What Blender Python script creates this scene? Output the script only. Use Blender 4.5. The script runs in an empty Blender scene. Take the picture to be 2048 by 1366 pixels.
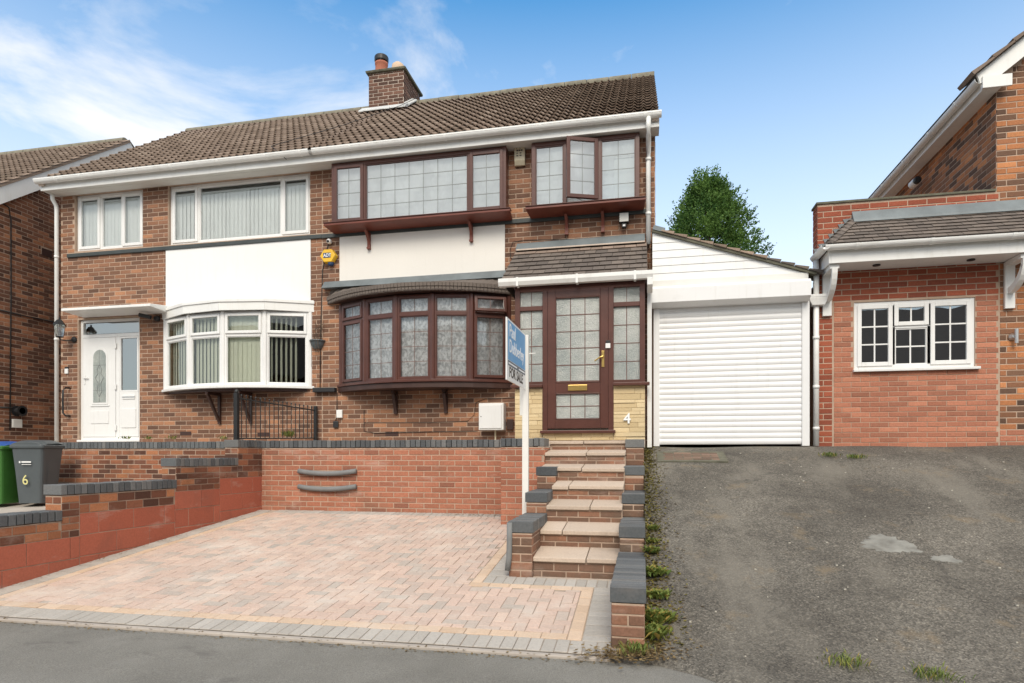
import bpy, math, random
from mathutils import Vector, Matrix
random.seed(7)
sc = bpy.context.scene
COL = sc.collection
R = math.radians

# ------------------------------------------------------------------ camera
FPX, CX, HY, EYE = 1251.6, 1024.0, 910.0, 1.4
YAW = math.atan(261 / FPX)
SN, CS = math.sin(YAW), math.cos(YAW)
cam = bpy.data.cameras.new('camera')
camo = bpy.data.objects.new('camera', cam)
COL.objects.link(camo)
cam.sensor_width = 36.0
cam.lens = FPX / 2048 * 36
cam.shift_y = (HY - 683) / 2048
cam.clip_end = 3000
camo.location = (0, 0, EYE)
camo.rotation_euler = (R(90), 0, YAW)
sc.camera = camo

# ------------------------------------------------------------------ sky
SUN_EL, SUN_AZ = R(44), R(174)      # azimuth clockwise from +Y: behind the camera
w = bpy.data.worlds.new('World'); sc.world = w; w.use_nodes = True
nt = w.node_tree; nt.nodes.clear()
def N(t, typ, **kw):
    n = t.nodes.new(typ)
    for k, v in kw.items(): setattr(n, k, v)
    return n
out = N(nt, 'ShaderNodeOutputWorld'); bg = N(nt, 'ShaderNodeBackground'); bg.inputs[1].default_value = 0.115
sky = N(nt, 'ShaderNodeTexSky', sky_type='NISHITA'); sky.sun_disc = False
sky.sun_elevation = SUN_EL; sky.sun_rotation = SUN_AZ; sky.air_density = 1.0; sky.dust_density = 0.6; sky.ozone_density = 2.0
hsv = N(nt, 'ShaderNodeMixRGB', blend_type='MULTIPLY'); hsv.inputs[0].default_value = 1; hsv.inputs[2].default_value = (.50, 1.19, 1.40, 1)
nt.links.new(sky.outputs[0], hsv.inputs[1])
tc = N(nt, 'ShaderNodeTexCoord')
def cloud(loc, scale3, scale, lo, hi, top, detail=9, rough=.56, dist=.35):
    mp = N(nt, 'ShaderNodeMapping'); mp.inputs['Scale'].default_value = scale3; mp.inputs['Location'].default_value = loc
    nt.links.new(tc.outputs['Generated'], mp.inputs[0])
    n1 = N(nt, 'ShaderNodeTexNoise'); n1.inputs['Scale'].default_value = scale; n1.inputs['Detail'].default_value = detail; n1.inputs['Roughness'].default_value = rough; n1.inputs['Distortion'].default_value = dist
    nt.links.new(mp.outputs[0], n1.inputs['Vector'])
    r = N(nt, 'ShaderNodeMapRange'); r.interpolation_type = 'SMOOTHSTEP'
    for k, v in (('From Min', lo), ('From Max', hi), ('To Min', 0), ('To Max', top)): r.inputs[k].default_value = v
    nt.links.new(n1.outputs[0], r.inputs['Value']); return r.outputs[0]
puffs = cloud((-2.1, 0.35, -0.52), (1, 1, 2.2), 2.3, .445, .74, .80, 10, .58, .42)          # broken cloud
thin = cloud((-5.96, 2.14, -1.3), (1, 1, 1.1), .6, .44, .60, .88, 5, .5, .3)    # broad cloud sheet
sep = N(nt, 'ShaderNodeSeparateXYZ'); nt.links.new(tc.outputs['Generated'], sep.inputs[0])
veil = N(nt, 'ShaderNodeMapRange')                                         # haze thickening towards the horizon
for k, v in (('From Min', .60), ('From Max', .16), ('To Min', 0.0), ('To Max', .80)): veil.inputs[k].default_value = v
nt.links.new(sep.outputs['Z'], veil.inputs['Value'])
def vmax(a_, b_):
    m = N(nt, 'ShaderNodeMath', operation='MAXIMUM'); nt.links.new(a_, m.inputs[0]); nt.links.new(b_, m.inputs[1]); return m.outputs[0]
mix = N(nt, 'ShaderNodeMixRGB'); mix.inputs[2].default_value = (6.7, 6.3, 5.8, 1)
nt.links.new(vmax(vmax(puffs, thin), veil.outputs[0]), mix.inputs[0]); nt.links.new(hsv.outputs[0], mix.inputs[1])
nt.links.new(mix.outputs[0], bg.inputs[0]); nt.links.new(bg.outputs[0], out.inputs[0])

# ------------------------------------------------------------------ sun and exposure
sun = bpy.data.lights.new('sun', 'SUN'); sun.energy = 1.7; sun.angle = R(30); sun.color = (1.0, 0.91, 0.78)
suno = bpy.data.objects.new('sun', sun); COL.objects.link(suno)
sd = Vector((math.sin(SUN_AZ) * math.cos(SUN_EL), math.cos(SUN_AZ) * math.cos(SUN_EL), math.sin(SUN_EL)))
suno.rotation_euler = sd.to_track_quat('Z', 'Y').to_euler()
suno.location = (-5, -20, 30)
sc.view_settings.view_transform = 'Standard'; sc.view_settings.look = 'None'
sc.view_settings.exposure = 0.76; sc.view_settings.gamma = 1.0; sc.view_settings.use_curve_mapping = False
sc.cycles.max_bounces = 8; sc.cycles.transparent_max_bounces = 16
sc.cycles.use_denoising = True

# ------------------------------------------------------------------ measuring helpers
def at(px, py, Y=None, X=None):
    """the point of the place seen at a photograph pixel, on the plane Y (or X) it stands in"""
    a = (px - CX) / FPX; b = (HY - py) / FPX
    d = (-SN + a * CS, CS + a * SN, b)
    t = Y / d[1] if Y is not None else X / d[0]
    return Vector((d[0] * t, d[1] * t, EYE + d[2] * t))
def ax(px, Y): return at(px, HY, Y=Y).x
def az(px, py, Y): return at(px, py, Y=Y).z
def seen(p):
    z = -SN * p[0] + CS * p[1]
    if z < .5: return None
    return CX + FPX * (CS * p[0] + SN * p[1]) / z, HY - FPX * (p[2] - EYE) / z, z

# ------------------------------------------------------------------ materials
MATS = {}; TONED = set()
def newmat(name):
    m = bpy.data.materials.new(name); m.use_nodes = True
    t = m.node_tree; b = t.nodes['Principled BSDF']
    MATS[name] = m
    return m, t, b
def noise(t, scale, detail=4, rough=.55, coord='Object', sc3=None):
    co = N(t, 'ShaderNodeTexCoord')
    n = N(t, 'ShaderNodeTexNoise'); n.inputs['Scale'].default_value = scale; n.inputs['Detail'].default_value = detail; n.inputs['Roughness'].default_value = rough
    if coord == 'World':
        g = N(t, 'ShaderNodeNewGeometry'); src = g.outputs['Position']
    else: src = co.outputs[coord]
    if sc3:
        mpn = N(t, 'ShaderNodeMapping'); mpn.inputs['Scale'].default_value = sc3; t.links.new(src, mpn.inputs[0]); src = mpn.outputs[0]
    t.links.new(src, n.inputs['Vector'])
    return n.outputs[0]
def ramp(t, src, stops):
    r = N(t, 'ShaderNodeValToRGB'); e = r.color_ramp.elements
    while len(e) < len(stops): e.new(0.5)
    for i, (p, c) in enumerate(stops):
        e[i].position = p; e[i].color = (c[0], c[1], c[2], 1) if len(c) == 3 else c
    t.links.new(src, r.inputs[0]); return r.outputs[0]
def mixc(t, fac, a, b, mode='MIX'):
    m = N(t, 'ShaderNodeMixRGB', blend_type=mode)
    for s, v in ((0, fac), (1, a), (2, b)):
        if isinstance(v, (int, float)): m.inputs[s].default_value = v
        elif isinstance(v, tuple): m.inputs[s].default_value = (*v[:3], 1)
        else: t.links.new(v, m.inputs[s])
    return m.outputs[0]
def bump(t, b, src, strength=.3, dist=.01):
    n = N(t, 'ShaderNodeBump'); n.inputs['Strength'].default_value = strength; n.inputs['Distance'].default_value = dist
    t.links.new(src, n.inputs['Height']); t.links.new(n.outputs[0], b.inputs['Normal'])
G1 = lambda v: (v, v, v)
def plain(name, col, rough=.5, var=.12, vscale=3.0, bs=.0, bscale=60, metal=0.0, spec=.5, dirt=None):
    m, t, b = newmat(name)
    n = noise(t, vscale, 5, .6, 'World')
    c = ramp(t, n, [(.3, tuple(x * (1 - var) for x in col)), (.7, tuple(min(1, x * (1 + var * .6)) for x in col))])
    if dirt:
        f = ramp(t, noise(t, dirt[1], 6, .65, 'World'), [(dirt[2], G1(0)), (min(1, dirt[2] + .22), G1(dirt[3]))])
        c = mixc(t, f, c, dirt[0])
    if name in ('gutter_white', 'white_board', 'shutter_white', 'render_white', 'render_cream', 'white_plastic'):
        st_ = ramp(t, noise(t, 3.2, 7, .7, 'World', (3.2, 3.2, .35)), [(.55, G1(0)), (.75, G1(.30 if 'render' not in name else .12))])
        c = mixc(t, st_, c, (.50, .47, .41))
    t.links.new(c, b.inputs['Base Color'])
    b.inputs['Roughness'].default_value = rough; b.inputs['Metallic'].default_value = metal; b.inputs['Specular IOR Level'].default_value = spec
    if bs: bump(t, b, noise(t, bscale, 6, .6, 'World'), bs, .01)
    return m
def brickmat(name, stops, grime=(.05, .034, .026), g0=.56, gmax=.5, bloom=0.0, rough=.9, var=(.82, 1.12), grain=.45):
    """colour of the single brick from its own tone, then fired-clay grain, weathering"""
    TONED.add(name)
    m, t, b = newmat(name)
    a = N(t, 'ShaderNodeAttribute'); a.attribute_name = 'tone'
    s = N(t, 'ShaderNodeSeparateColor'); t.links.new(a.outputs['Color'], s.inputs[0])
    c = ramp(t, s.outputs[0], stops)
    v = N(t, 'ShaderNodeMapRange'); v.inputs['To Min'].default_value = var[0]; v.inputs['To Max'].default_value = var[1]
    t.links.new(s.outputs[1], v.inputs['Value'])
    cc = N(t, 'ShaderNodeCombineColor')
    for i in range(3): t.links.new(v.outputs[0], cc.inputs[i])
    c = mixc(t, 1.0, c, cc.outputs[0], 'MULTIPLY')
    g = noise(t, 55, 5, .65, 'World')
    c = mixc(t, grain, c, ramp(t, g, [(.25, G1(.45)), (.55, G1(1.0)), (.8, G1(1.35))]), 'MULTIPLY')
    big = noise(t, 1.7, 7, .66, 'World', (1, 1, .8))
    c = mixc(t, ramp(t, big, [(g0, G1(0)), (g0 + .2, G1(gmax))]), c, grime)
    if bloom:
        bl = noise(t, 3.1, 6, .7, 'World', (.6, .6, 1.6))
        c = mixc(t, ramp(t, bl, [(.55, G1(0)), (.75, G1(bloom))]), c, (.52, .42, .36))
    t.links.new(c, b.inputs['Base Color']); b.inputs['Roughness'].default_value = rough; b.inputs['Specular IOR Level'].default_value = .25
    bump(t, b, noise(t, 120, 6, .7, 'World'), .55, .006)
    return m
# house walls: rough brown / dark / orange mix
brickmat('brick_brown', [(0, (.148, .083, .059)), (.25, (.20, .108, .072)), (.6, (.268, .138, .087)), (.85, (.328, .164, .098)), (1, (.43, .212, .118))], g0=.66)
brickmat('brick_neighbour', [(0, (.11, .058, .042)), (.35, (.175, .085, .056)), (.6, (.25, .115, .07)), (.85, (.33, .15, .085)), (1, (.42, .19, .10))], g0=.56)
brickmat('brick_gable', [(0, (.11, .068, .05)), (.25, (.20, .11, .07)), (.5, (.34, .15, .078)), (.8, (.48, .195, .085)), (1, (.58, .25, .11))], g0=.62)
brickmat('brick_orange', [(0, (.34, .145, .093)), (.25, (.405, .165, .104)), (.6, (.46, .188, .118)), (1, (.51, .216, .135))], g0=.68, gmax=.3, var=(.9, 1.08))
brickmat('brick_red', [(0, (.25, .075, .046)), (.5, (.32, .09, .052)), (1, (.39, .115, .064))], g0=.62, gmax=.4, var=(.86, 1.1))
brickmat('brick_garden', [(0, (.28, .12, .08)), (.12, (.37, .152, .096)), (.6, (.43, .175, .108)), (1, (.48, .20, .125))], grime=(.19, .115, .08), g0=.5, gmax=.6, bloom=.5, var=(.88, 1.08))
brickmat('brick_old_garden', [(0, (.10, .05, .036)), (.35, (.19, .08, .05)), (.7, (.31, .125, .068)), (1, (.43, .185, .09))], g0=.58, bloom=.4)
brickmat('brick_step', [(0, (.17, .10, .07)), (.5, (.27, .138, .092)), (1, (.37, .182, .112))], grime=(.13, .10, .075), g0=.42, gmax=.7, bloom=.4)
brickmat('brick_blue', [(0, (.085, .092, .098)), (.4, (.115, .124, .13)), (.8, (.15, .158, .162)), (1, (.18, .178, .172))], g0=.72, gmax=.3, rough=.55, var=(.9, 1.08), bloom=.12)
brickmat('brick_chimney', [(0, (.075, .045, .036)), (.5, (.13, .07, .052)), (1, (.20, .105, .075))], g0=.62)
brickmat('stone_cream', [(0, (.58, .45, .26)), (.5, (.66, .52, .31)), (1, (.72, .58, .36))], grime=(.42, .32, .18), g0=.62, gmax=.3, var=(.93, 1.05), grain=.25)
brickmat('block_red_paint', [(0, (.40, .118, .072)), (.5, (.42, .125, .077)), (1, (.435, .134, .083))], grime=(.27, .10, .07), g0=.52, gmax=.65, rough=.75, bloom=.6, var=(.95, 1.04), grain=.35)
brickmat('paver_pink', [(0, (.45, .395, .345)), (.12, (.51, .425, .365)), (.35, (.555, .43, .36)), (.7, (.585, .44, .365)), (1, (.61, .475, .39))], grime=(.64, .57, .50), g0=.5, gmax=.75, var=(.94, 1.04), grain=.34)
brickmat('paver_tan', [(0, (.58, .43, .31)), (.5, (.605, .455, .335)), (1, (.63, .485, .365))], grime=(.6, .51, .43), g0=.48, gmax=.75, var=(.93, 1.05), grain=.28)
brickmat('paver_grey', [(0, (.40, .37, .33)), (.5, (.43, .40, .36)), (1, (.46, .43, .39))], grime=(.52, .48, .43), g0=.52, gmax=.5, var=(.93, 1.05), grain=.3)
brickmat('slab', [(0, (.50, .405, .325)), (1, (.57, .465, .375))], grime=(.30, .235, .18), g0=.56, gmax=.55, var=(.95, 1.04), grain=.3)
brickmat('tile_brown', [(0, (.195, .145, .114)), (.5, (.225, .17, .135)), (.9, (.258, .197, .158)), (1, (.30, .235, .19))], grime=(.17, .155, .105), g0=.58, gmax=.5, var=(.93, 1.06), grain=.5)
brickmat('tile_flat', [(0, (.135, .114, .10)), (.5, (.165, .138, .12)), (1, (.205, .17, .145))], grime=(.10, .085, .075), g0=.6, gmax=.4, var=(.92, 1.06))
brickmat('tile_top', [(0, (.27, .205, .165)), (1, (.33, .25, .20))], g0=.7)
brickmat('tile_verge', [(0, (.26, .195, .15)), (.5, (.38, .285, .22)), (1, (.48, .37, .295))], grime=(.14, .12, .09), g0=.55)
brickmat('brick_cover', [(0, (.15, .105, .08)), (1, (.235, .155, .115))], grime=(.12, .11, .07), g0=.48)
plain('mortar', (.465, .34, .255), .95, .2, 6, .4, 90)
plain('mortar_dark', (.42, .31, .235), .95, .25, 6, .4, 90)
plain('mortar_pale', (.60, .50, .42), .95, .15, 6, .4, 90)
plain('mortar_red', (.27, .11, .075), .95, .3, 6, .4, 90)
plain('joint_sand', (.36, .29, .235), 1, .25, 14, .4, 120, dirt=((.60, .52, .43), 1.1, .48, .9))
plain('white_plastic', (.80, .80, .79), .32, .05, 1.2, dirt=((.55, .53, .48), 2.2, .58, .28))
plain('white_board', (.80, .80, .78), .4, .05, 1.0, dirt=((.5, .47, .4), 3.0, .6, .25))
plain('render_white', (.82, .82, .81), .85, .04, .8, .15, 40)
plain('render_cream', (.80, .77, .72), .85, .04, .8, .15, 40)
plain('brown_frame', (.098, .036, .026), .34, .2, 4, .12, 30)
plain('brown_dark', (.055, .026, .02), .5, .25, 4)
plain('bracket_red', (.17, .045, .028), .45, .2, 4)
plain('lead', (.17, .195, .205), .55, .25, 3, .15, 25, metal=.1)
plain('lead_pale', (.58, .59, .58), .6, .2, 3, .2, 25)
plain('dark_band', (.048, .058, .058), .6, .2, 4)
plain('soffit', (.70, .69, .65), .5, .08, 2)
plain('shutter_white', (.80, .80, .80), .35, .04, 1.5, dirt=((.45, .44, .42), 1.6, .62, .35))
plain('gutter_white', (.80, .80, .78), .35, .04, 1.5, dirt=((.42, .39, .32), 3.5, .57, .4))
plain('black_metal', (.018, .019, .02), .45, .3, 8)
plain('black_plastic', (.02, .02, .022), .5, .2, 8)
plain('foam_grey', (.20, .205, .205), .85, .12, 5)
plain('bin_grey', (.085, .10, .108), .42, .12, 3, .1, 60)
plain('bin_green', (.055, .18, .035), .42, .12, 3, .1, 60)
plain('bin_blue', (.03, .10, .36), .4, .12, 3)
plain('cream_plastic', (.62, .55, .40), .5, .08, 6)
plain('print_dark', (.06, .05, .045), .6, .1, 6)
plain('alarm_yellow', (.80, .48, .03), .4, .05, 6)
plain('alarm_blue', (.015, .045, .12), .4, .05, 6)
plain('print_white', (.85, .86, .86), .5, .03, 6)
plain('sign_white', (.82, .83, .83), .4, .04, 2)
plain('sign_blue', (.10, .34, .66), .4, .05, 2)
plain('sign_navy', (.06, .085, .13), .4, .05, 2)
plain('sign_text', (.84, .87, .90), .45, .03, 2)
plain('post_white', (.80, .79, .75), .5, .06, 3)
plain('brass', (.70, .48, .16), .28, .1, 8, metal=.9)
plain('steel', (.55, .55, .55), .35, .1, 8, metal=.8)
plain('number_yellow', (.72, .68, .30), .5, .05, 6)
plain('terracotta', (.36, .12, .07), .8, .2, 6)
plain('pot_buff', (.62, .46, .33), .8, .15, 6)
plain('ridge_grey', (.22, .20, .15), .95, .35, 7, .4, 40)
plain('flaunching', (.13, .125, .09), .95, .35, 9, .4, 40)
plain('concrete', (.44, .39, .34), .9, .2, 2.2, .3, 60)
plain('room_wall', (.30, .30, .28), .9, .05, 2)
plain('room_floor', (.12, .09, .07), .9, .1, 2)
plain('lead_came', (.23, .245, .245), .5, .1, 8)
plain('came_brown', (.16, .085, .065), .5, .1, 8)
plain('blind_white', (.93, .94, .93), .8, .03, 3)
plain('blind_green', (.86, .88, .74), .8, .04, 3)
plain('soil', (.09, .065, .045), 1, .35, 14, .6, 40)
plain('trunk_bark', (.10, .07, .05), .95, .3, 8, .5, 30)
plain('cable_black', (.02, .018, .017), .6, .2, 8)
plain('litter_white', (.5, .47, .4), .8, .1, 20)
# asphalt of the footway / road
m, t, b = newmat('tarmac')
c = ramp(t, noise(t, 1.3, 7, .6, 'World'), [(.3, (.155, .148, .13)), (.55, (.20, .192, .17)), (.75, (.24, .23, .205))])
c = mixc(t, .75, c, ramp(t, noise(t, 120, 5, .8, 'World'), [(.32, G1(.4)), (.5, G1(1)), (.7, G1(1.6))]), 'MULTIPLY')
c = mixc(t, ramp(t, noise(t, 5, 8, .75, 'World'), [(.55, G1(0)), (.75, G1(.4))]), c, (.28, .27, .25))
c = mixc(t, ramp(t, noise(t, 2.3, 6, .7, 'World', (1, 1.7, 1)), [(.60, G1(0)), (.72, G1(.65))]), c, (.10, .092, .085))
t.links.new(c, b.inputs['Base Color']); b.inputs['Roughness'].default_value = .88; bump(t, b, noise(t, 220, 4, .7, 'World'), .5, .006)
# coarse worn drive
m, t, b = newmat('drive_tarmac')
c = ramp(t, noise(t, .8, 9, .66, 'World'), [(.3, (.082, .073, .06)), (.47, (.122, .11, .091)), (.6, (.16, .145, .12)), (.75, (.21, .19, .158))])
vo = N(t, 'ShaderNodeTexVoronoi'); vo.inputs['Scale'].default_value = 95; g = N(t, 'ShaderNodeNewGeometry'); t.links.new(g.outputs['Position'], vo.inputs['Vector'])
sp = N(t, 'ShaderNodeSeparateColor'); t.links.new(vo.outputs['Color'], sp.inputs[0])
c = mixc(t, .85, c, ramp(t, sp.outputs[0], [(0, G1(.45)), (.5, G1(.95)), (.85, G1(1.3)), (1, G1(1.9))]), 'MULTIPLY')
c = mixc(t, .5, c, ramp(t, noise(t, 26, 6, .75, 'World'), [(.3, G1(.45)), (.5, G1(1)), (.72, G1(1.45))]), 'MULTIPLY')
wear = ramp(t, noise(t, 1.5, 6, .6, 'World', (1.3, .42, .42)), [(.50, G1(0)), (.66, G1(.62))])            # dusty wheel tracks
c = mixc(t, wear, c, (.22, .20, .165))
c = mixc(t, ramp(t, noise(t, 2.4, 7, .72, 'World'), [(.57, G1(0)), (.68, G1(.6))]), c, (.23, .175, .11))     # rusty silt
c = mixc(t, ramp(t, noise(t, 1.9, 8, .75, 'World', (1, 1.4, 1)), [(.55, G1(0)), (.68, G1(.6))]), c, (.06, .053, .044))   # oil and damp
cr_ = N(t, 'ShaderNodeTexVoronoi'); cr_.feature = 'DISTANCE_TO_EDGE'; cr_.inputs['Scale'].default_value = .75
wv = N(t, 'ShaderNodeVectorMath', operation='ADD'); sc_ = N(t, 'ShaderNodeVectorMath', operation='SCALE'); sc_.inputs['Scale'].default_value = .5
nn_ = N(t, 'ShaderNodeTexNoise'); nn_.inputs['Scale'].default_value = 3; nn_.inputs['Detail'].default_value = 6; t.links.new(g.outputs['Position'], nn_.inputs['Vector']); t.links.new(nn_.outputs['Color'], sc_.inputs[0])
t.links.new(g.outputs['Position'], wv.inputs[0]); t.links.new(sc_.outputs[0], wv.inputs[1]); t.links.new(wv.outputs[0], cr_.inputs['Vector'])
ck = N(t, 'ShaderNodeMath', operation='MULTIPLY'); t.links.new(ramp(t, cr_.outputs['Distance'], [(.003, G1(.4)), (.010, G1(0))]), ck.inputs[0]); t.links.new(ramp(t, noise(t, 1.1, 3, .5, 'World'), [(.48, G1(0)), (.58, G1(1))]), ck.inputs[1])
c = mixc(t, ck.outputs[0], c, (.03, .027, .024))
t.links.new(c, b.inputs['Base Color']); b.inputs['Roughness'].default_value = .92
hh = mixc(t, .6, vo.outputs['Distance'], noise(t, 90, 5, .7, 'World')); bump(t, b, hh, .9, .016)
plain('patch_cement', (.235, .23, .205), .92, .3, 9, .4, 60, dirt=((.12, .11, .09), 7, .5, .7))
# glass: clear sheet that mirrors more at grazing angles
def glassmat(name, ior, tint=(1, 1, 1), wob=0.0, rough=0.0, base=.0):
    m = bpy.data.materials.new(name); m.use_nodes = True; t = m.node_tree; t.nodes.clear(); MATS[name] = m
    o = N(t, 'ShaderNodeOutputMaterial'); mixs = N(t, 'ShaderNodeMixShader'); tr = N(t, 'ShaderNodeBsdfTransparent'); gl = N(t, 'ShaderNodeBsdfGlossy')
    tr.inputs[0].default_value = (*tint, 1); gl.inputs['Roughness'].default_value = rough; gl.inputs[0].default_value = (.97, 1, 1, 1)
    fr = N(t, 'ShaderNodeFresnel'); fr.inputs[0].default_value = ior
    ad = N(t, 'ShaderNodeMath', operation='ADD'); ad.inputs[1].default_value = base; ad.use_clamp = True
    t.links.new(fr.outputs[0], ad.inputs[0])
    t.links.new(ad.outputs[0], mixs.inputs[0]); t.links.new(tr.outputs[0], mixs.inputs[1]); t.links.new(gl.outputs[0], mixs.inputs[2]); t.links.new(mixs.outputs[0], o.inputs[0])
    if wob:
        nn = N(t, 'ShaderNodeBump'); nn.inputs['Strength'].default_value = wob; nn.inputs['Distance'].default_value = .02
        t.links.new(noise(t, 1.6 if rough == 0 else 60, 2, .5, 'World'), nn.inputs['Height'])
        t.links.new(nn.outputs[0], gl.inputs['Normal']); t.links.new(nn.outputs[0], fr.inputs['Normal'])
glassmat('glass', 1.5, (.94, .965, .955), .12, 0, .26)
glassmat('glass_clear', 1.5, (.97, .985, .975), .12, 0, .04)
glassmat('glass_dark', 1.5, (.5, .53, .52), .1, 0, .26)
# obscure (patterned) porch glass: scatters what is behind it
m = bpy.data.materials.new('glass_obscure'); m.use_nodes = True; t = m.node_tree; t.nodes.clear(); MATS['glass_obscure'] = m
o = N(t, 'ShaderNodeOutputMaterial'); m1 = N(t, 'ShaderNodeMixShader'); m2 = N(t, 'ShaderNodeMixShader')
tl = N(t, 'ShaderNodeBsdfTranslucent'); df = N(t, 'ShaderNodeBsdfDiffuse'); gl = N(t, 'ShaderNodeBsdfGlossy'); gl.inputs['Roughness'].default_value = .12
cc = mixc(t, .55, ramp(t, noise(t, 70, 4, .7, 'World'), [(.3, (.28, .33, .31)), (.5, (.50, .55, .52)), (.7, (.68, .72, .68))]), ramp(t, noise(t, 2.2, 3, .5, 'World'), [(.35, (.30, .36, .35)), (.65, (.78, .80, .74))]))
t.links.new(cc, df.inputs[0]); t.links.new(cc, tl.inputs[0])
bb = N(t, 'ShaderNodeBump'); bb.inputs['Strength'].default_value = .9; bb.inputs['Distance'].default_value = .01; t.links.new(noise(t, 75, 3, .6, 'World'), bb.inputs['Height'])
for nd in (df, gl): t.links.new(bb.outputs[0], nd.inputs['Normal'])
m1.inputs[0].default_value = .45; t.links.new(df.outputs[0], m1.inputs[1]); t.links.new(tl.outputs[0], m1.inputs[2])
m2.inputs[0].default_value = .14; t.links.new(m1.outputs[0], m2.inputs[1]); t.links.new(gl.outputs[0], m2.inputs[2]); t.links.new(m2.outputs[0], o.inputs[0])
# lace net: white threads with a woven pattern, partly see-through
def netmat(name, lo, hi, scale, col=(.80, .81, .83), dark=.62):
    m = bpy.data.materials.new(name); m.use_nodes = True; t = m.node_tree; t.nodes.clear(); MATS[name] = m
    o = N(t, 'ShaderNodeOutputMaterial'); ms = N(t, 'ShaderNodeMixShader'); tr = N(t, 'ShaderNodeBsdfTransparent'); df = N(t, 'ShaderNodeBsdfDiffuse'); tl = N(t, 'ShaderNodeBsdfTranslucent'); ma = N(t, 'ShaderNodeMixShader')
    pat = noise(t, scale, 3, .6, 'World', (1, 1, .7)); ma.inputs[0].default_value = .1
    cc = ramp(t, pat, [(.42, tuple(x * dark for x in col)), (.56, col)]); t.links.new(cc, df.inputs[0]); t.links.new(cc, tl.inputs[0])
    f = ramp(t, pat, [(.42, G1(lo)), (.56, G1(hi))])
    t.links.new(df.outputs[0], ma.inputs[1]); t.links.new(tl.outputs[0], ma.inputs[2])
    t.links.new(f, ms.inputs[0]); t.links.new(tr.outputs[0], ms.inputs[1]); t.links.new(ma.outputs[0], ms.inputs[2]); t.links.new(ms.outputs[0], o.inputs[0])
netmat('net_lace', .96, 1.0, 26, (.96, .96, .98), .66)
netmat('net_plain', .97, 1.0, 3.5, (.95, .955, .96), .85)
def leafmat(name, a, bcol, scale=2.5):
    m, t, b = newmat(name)
    at_ = N(t, 'ShaderNodeAttribute'); at_.attribute_name = 'tone'
    s = N(t, 'ShaderNodeSeparateColor'); t.links.new(at_.outputs['Color'], s.inputs[0])
    c = ramp(t, s.outputs[0], [(0, a), (.82, bcol), (.9, (bcol[0] * 1.5, bcol[1] * .95, bcol[2]))] if 'weed' in name else [(0, a), (1, bcol)])
    t.links.new(c, b.inputs['Base Color']); b.inputs['Roughness'].default_value = .6; b.inputs['Specular IOR Level'].default_value = .25
    tl = N(t, 'ShaderNodeBsdfTranslucent'); t.links.new(c, tl.inputs[0])
    mx = N(t, 'ShaderNodeMixShader'); mx.inputs[0].default_value = .3
    oo = t.nodes['Material Output']; t.links.new(b.outputs[0], mx.inputs[1]); t.links.new(tl.outputs[0], mx.inputs[2]); t.links.new(mx.outputs[0], oo.inputs[0])
leafmat('leaf_conifer', (.04, .10, .024), (.18, .30, .065))
leafmat('leaf_weed', (.07, .12, .025), (.24, .28, .07))
leafmat('leaf_moss', (.10, .09, .02), (.26, .22, .06))
leafmat('leaf_dry', (.13, .085, .04), (.34, .25, .12))

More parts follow.
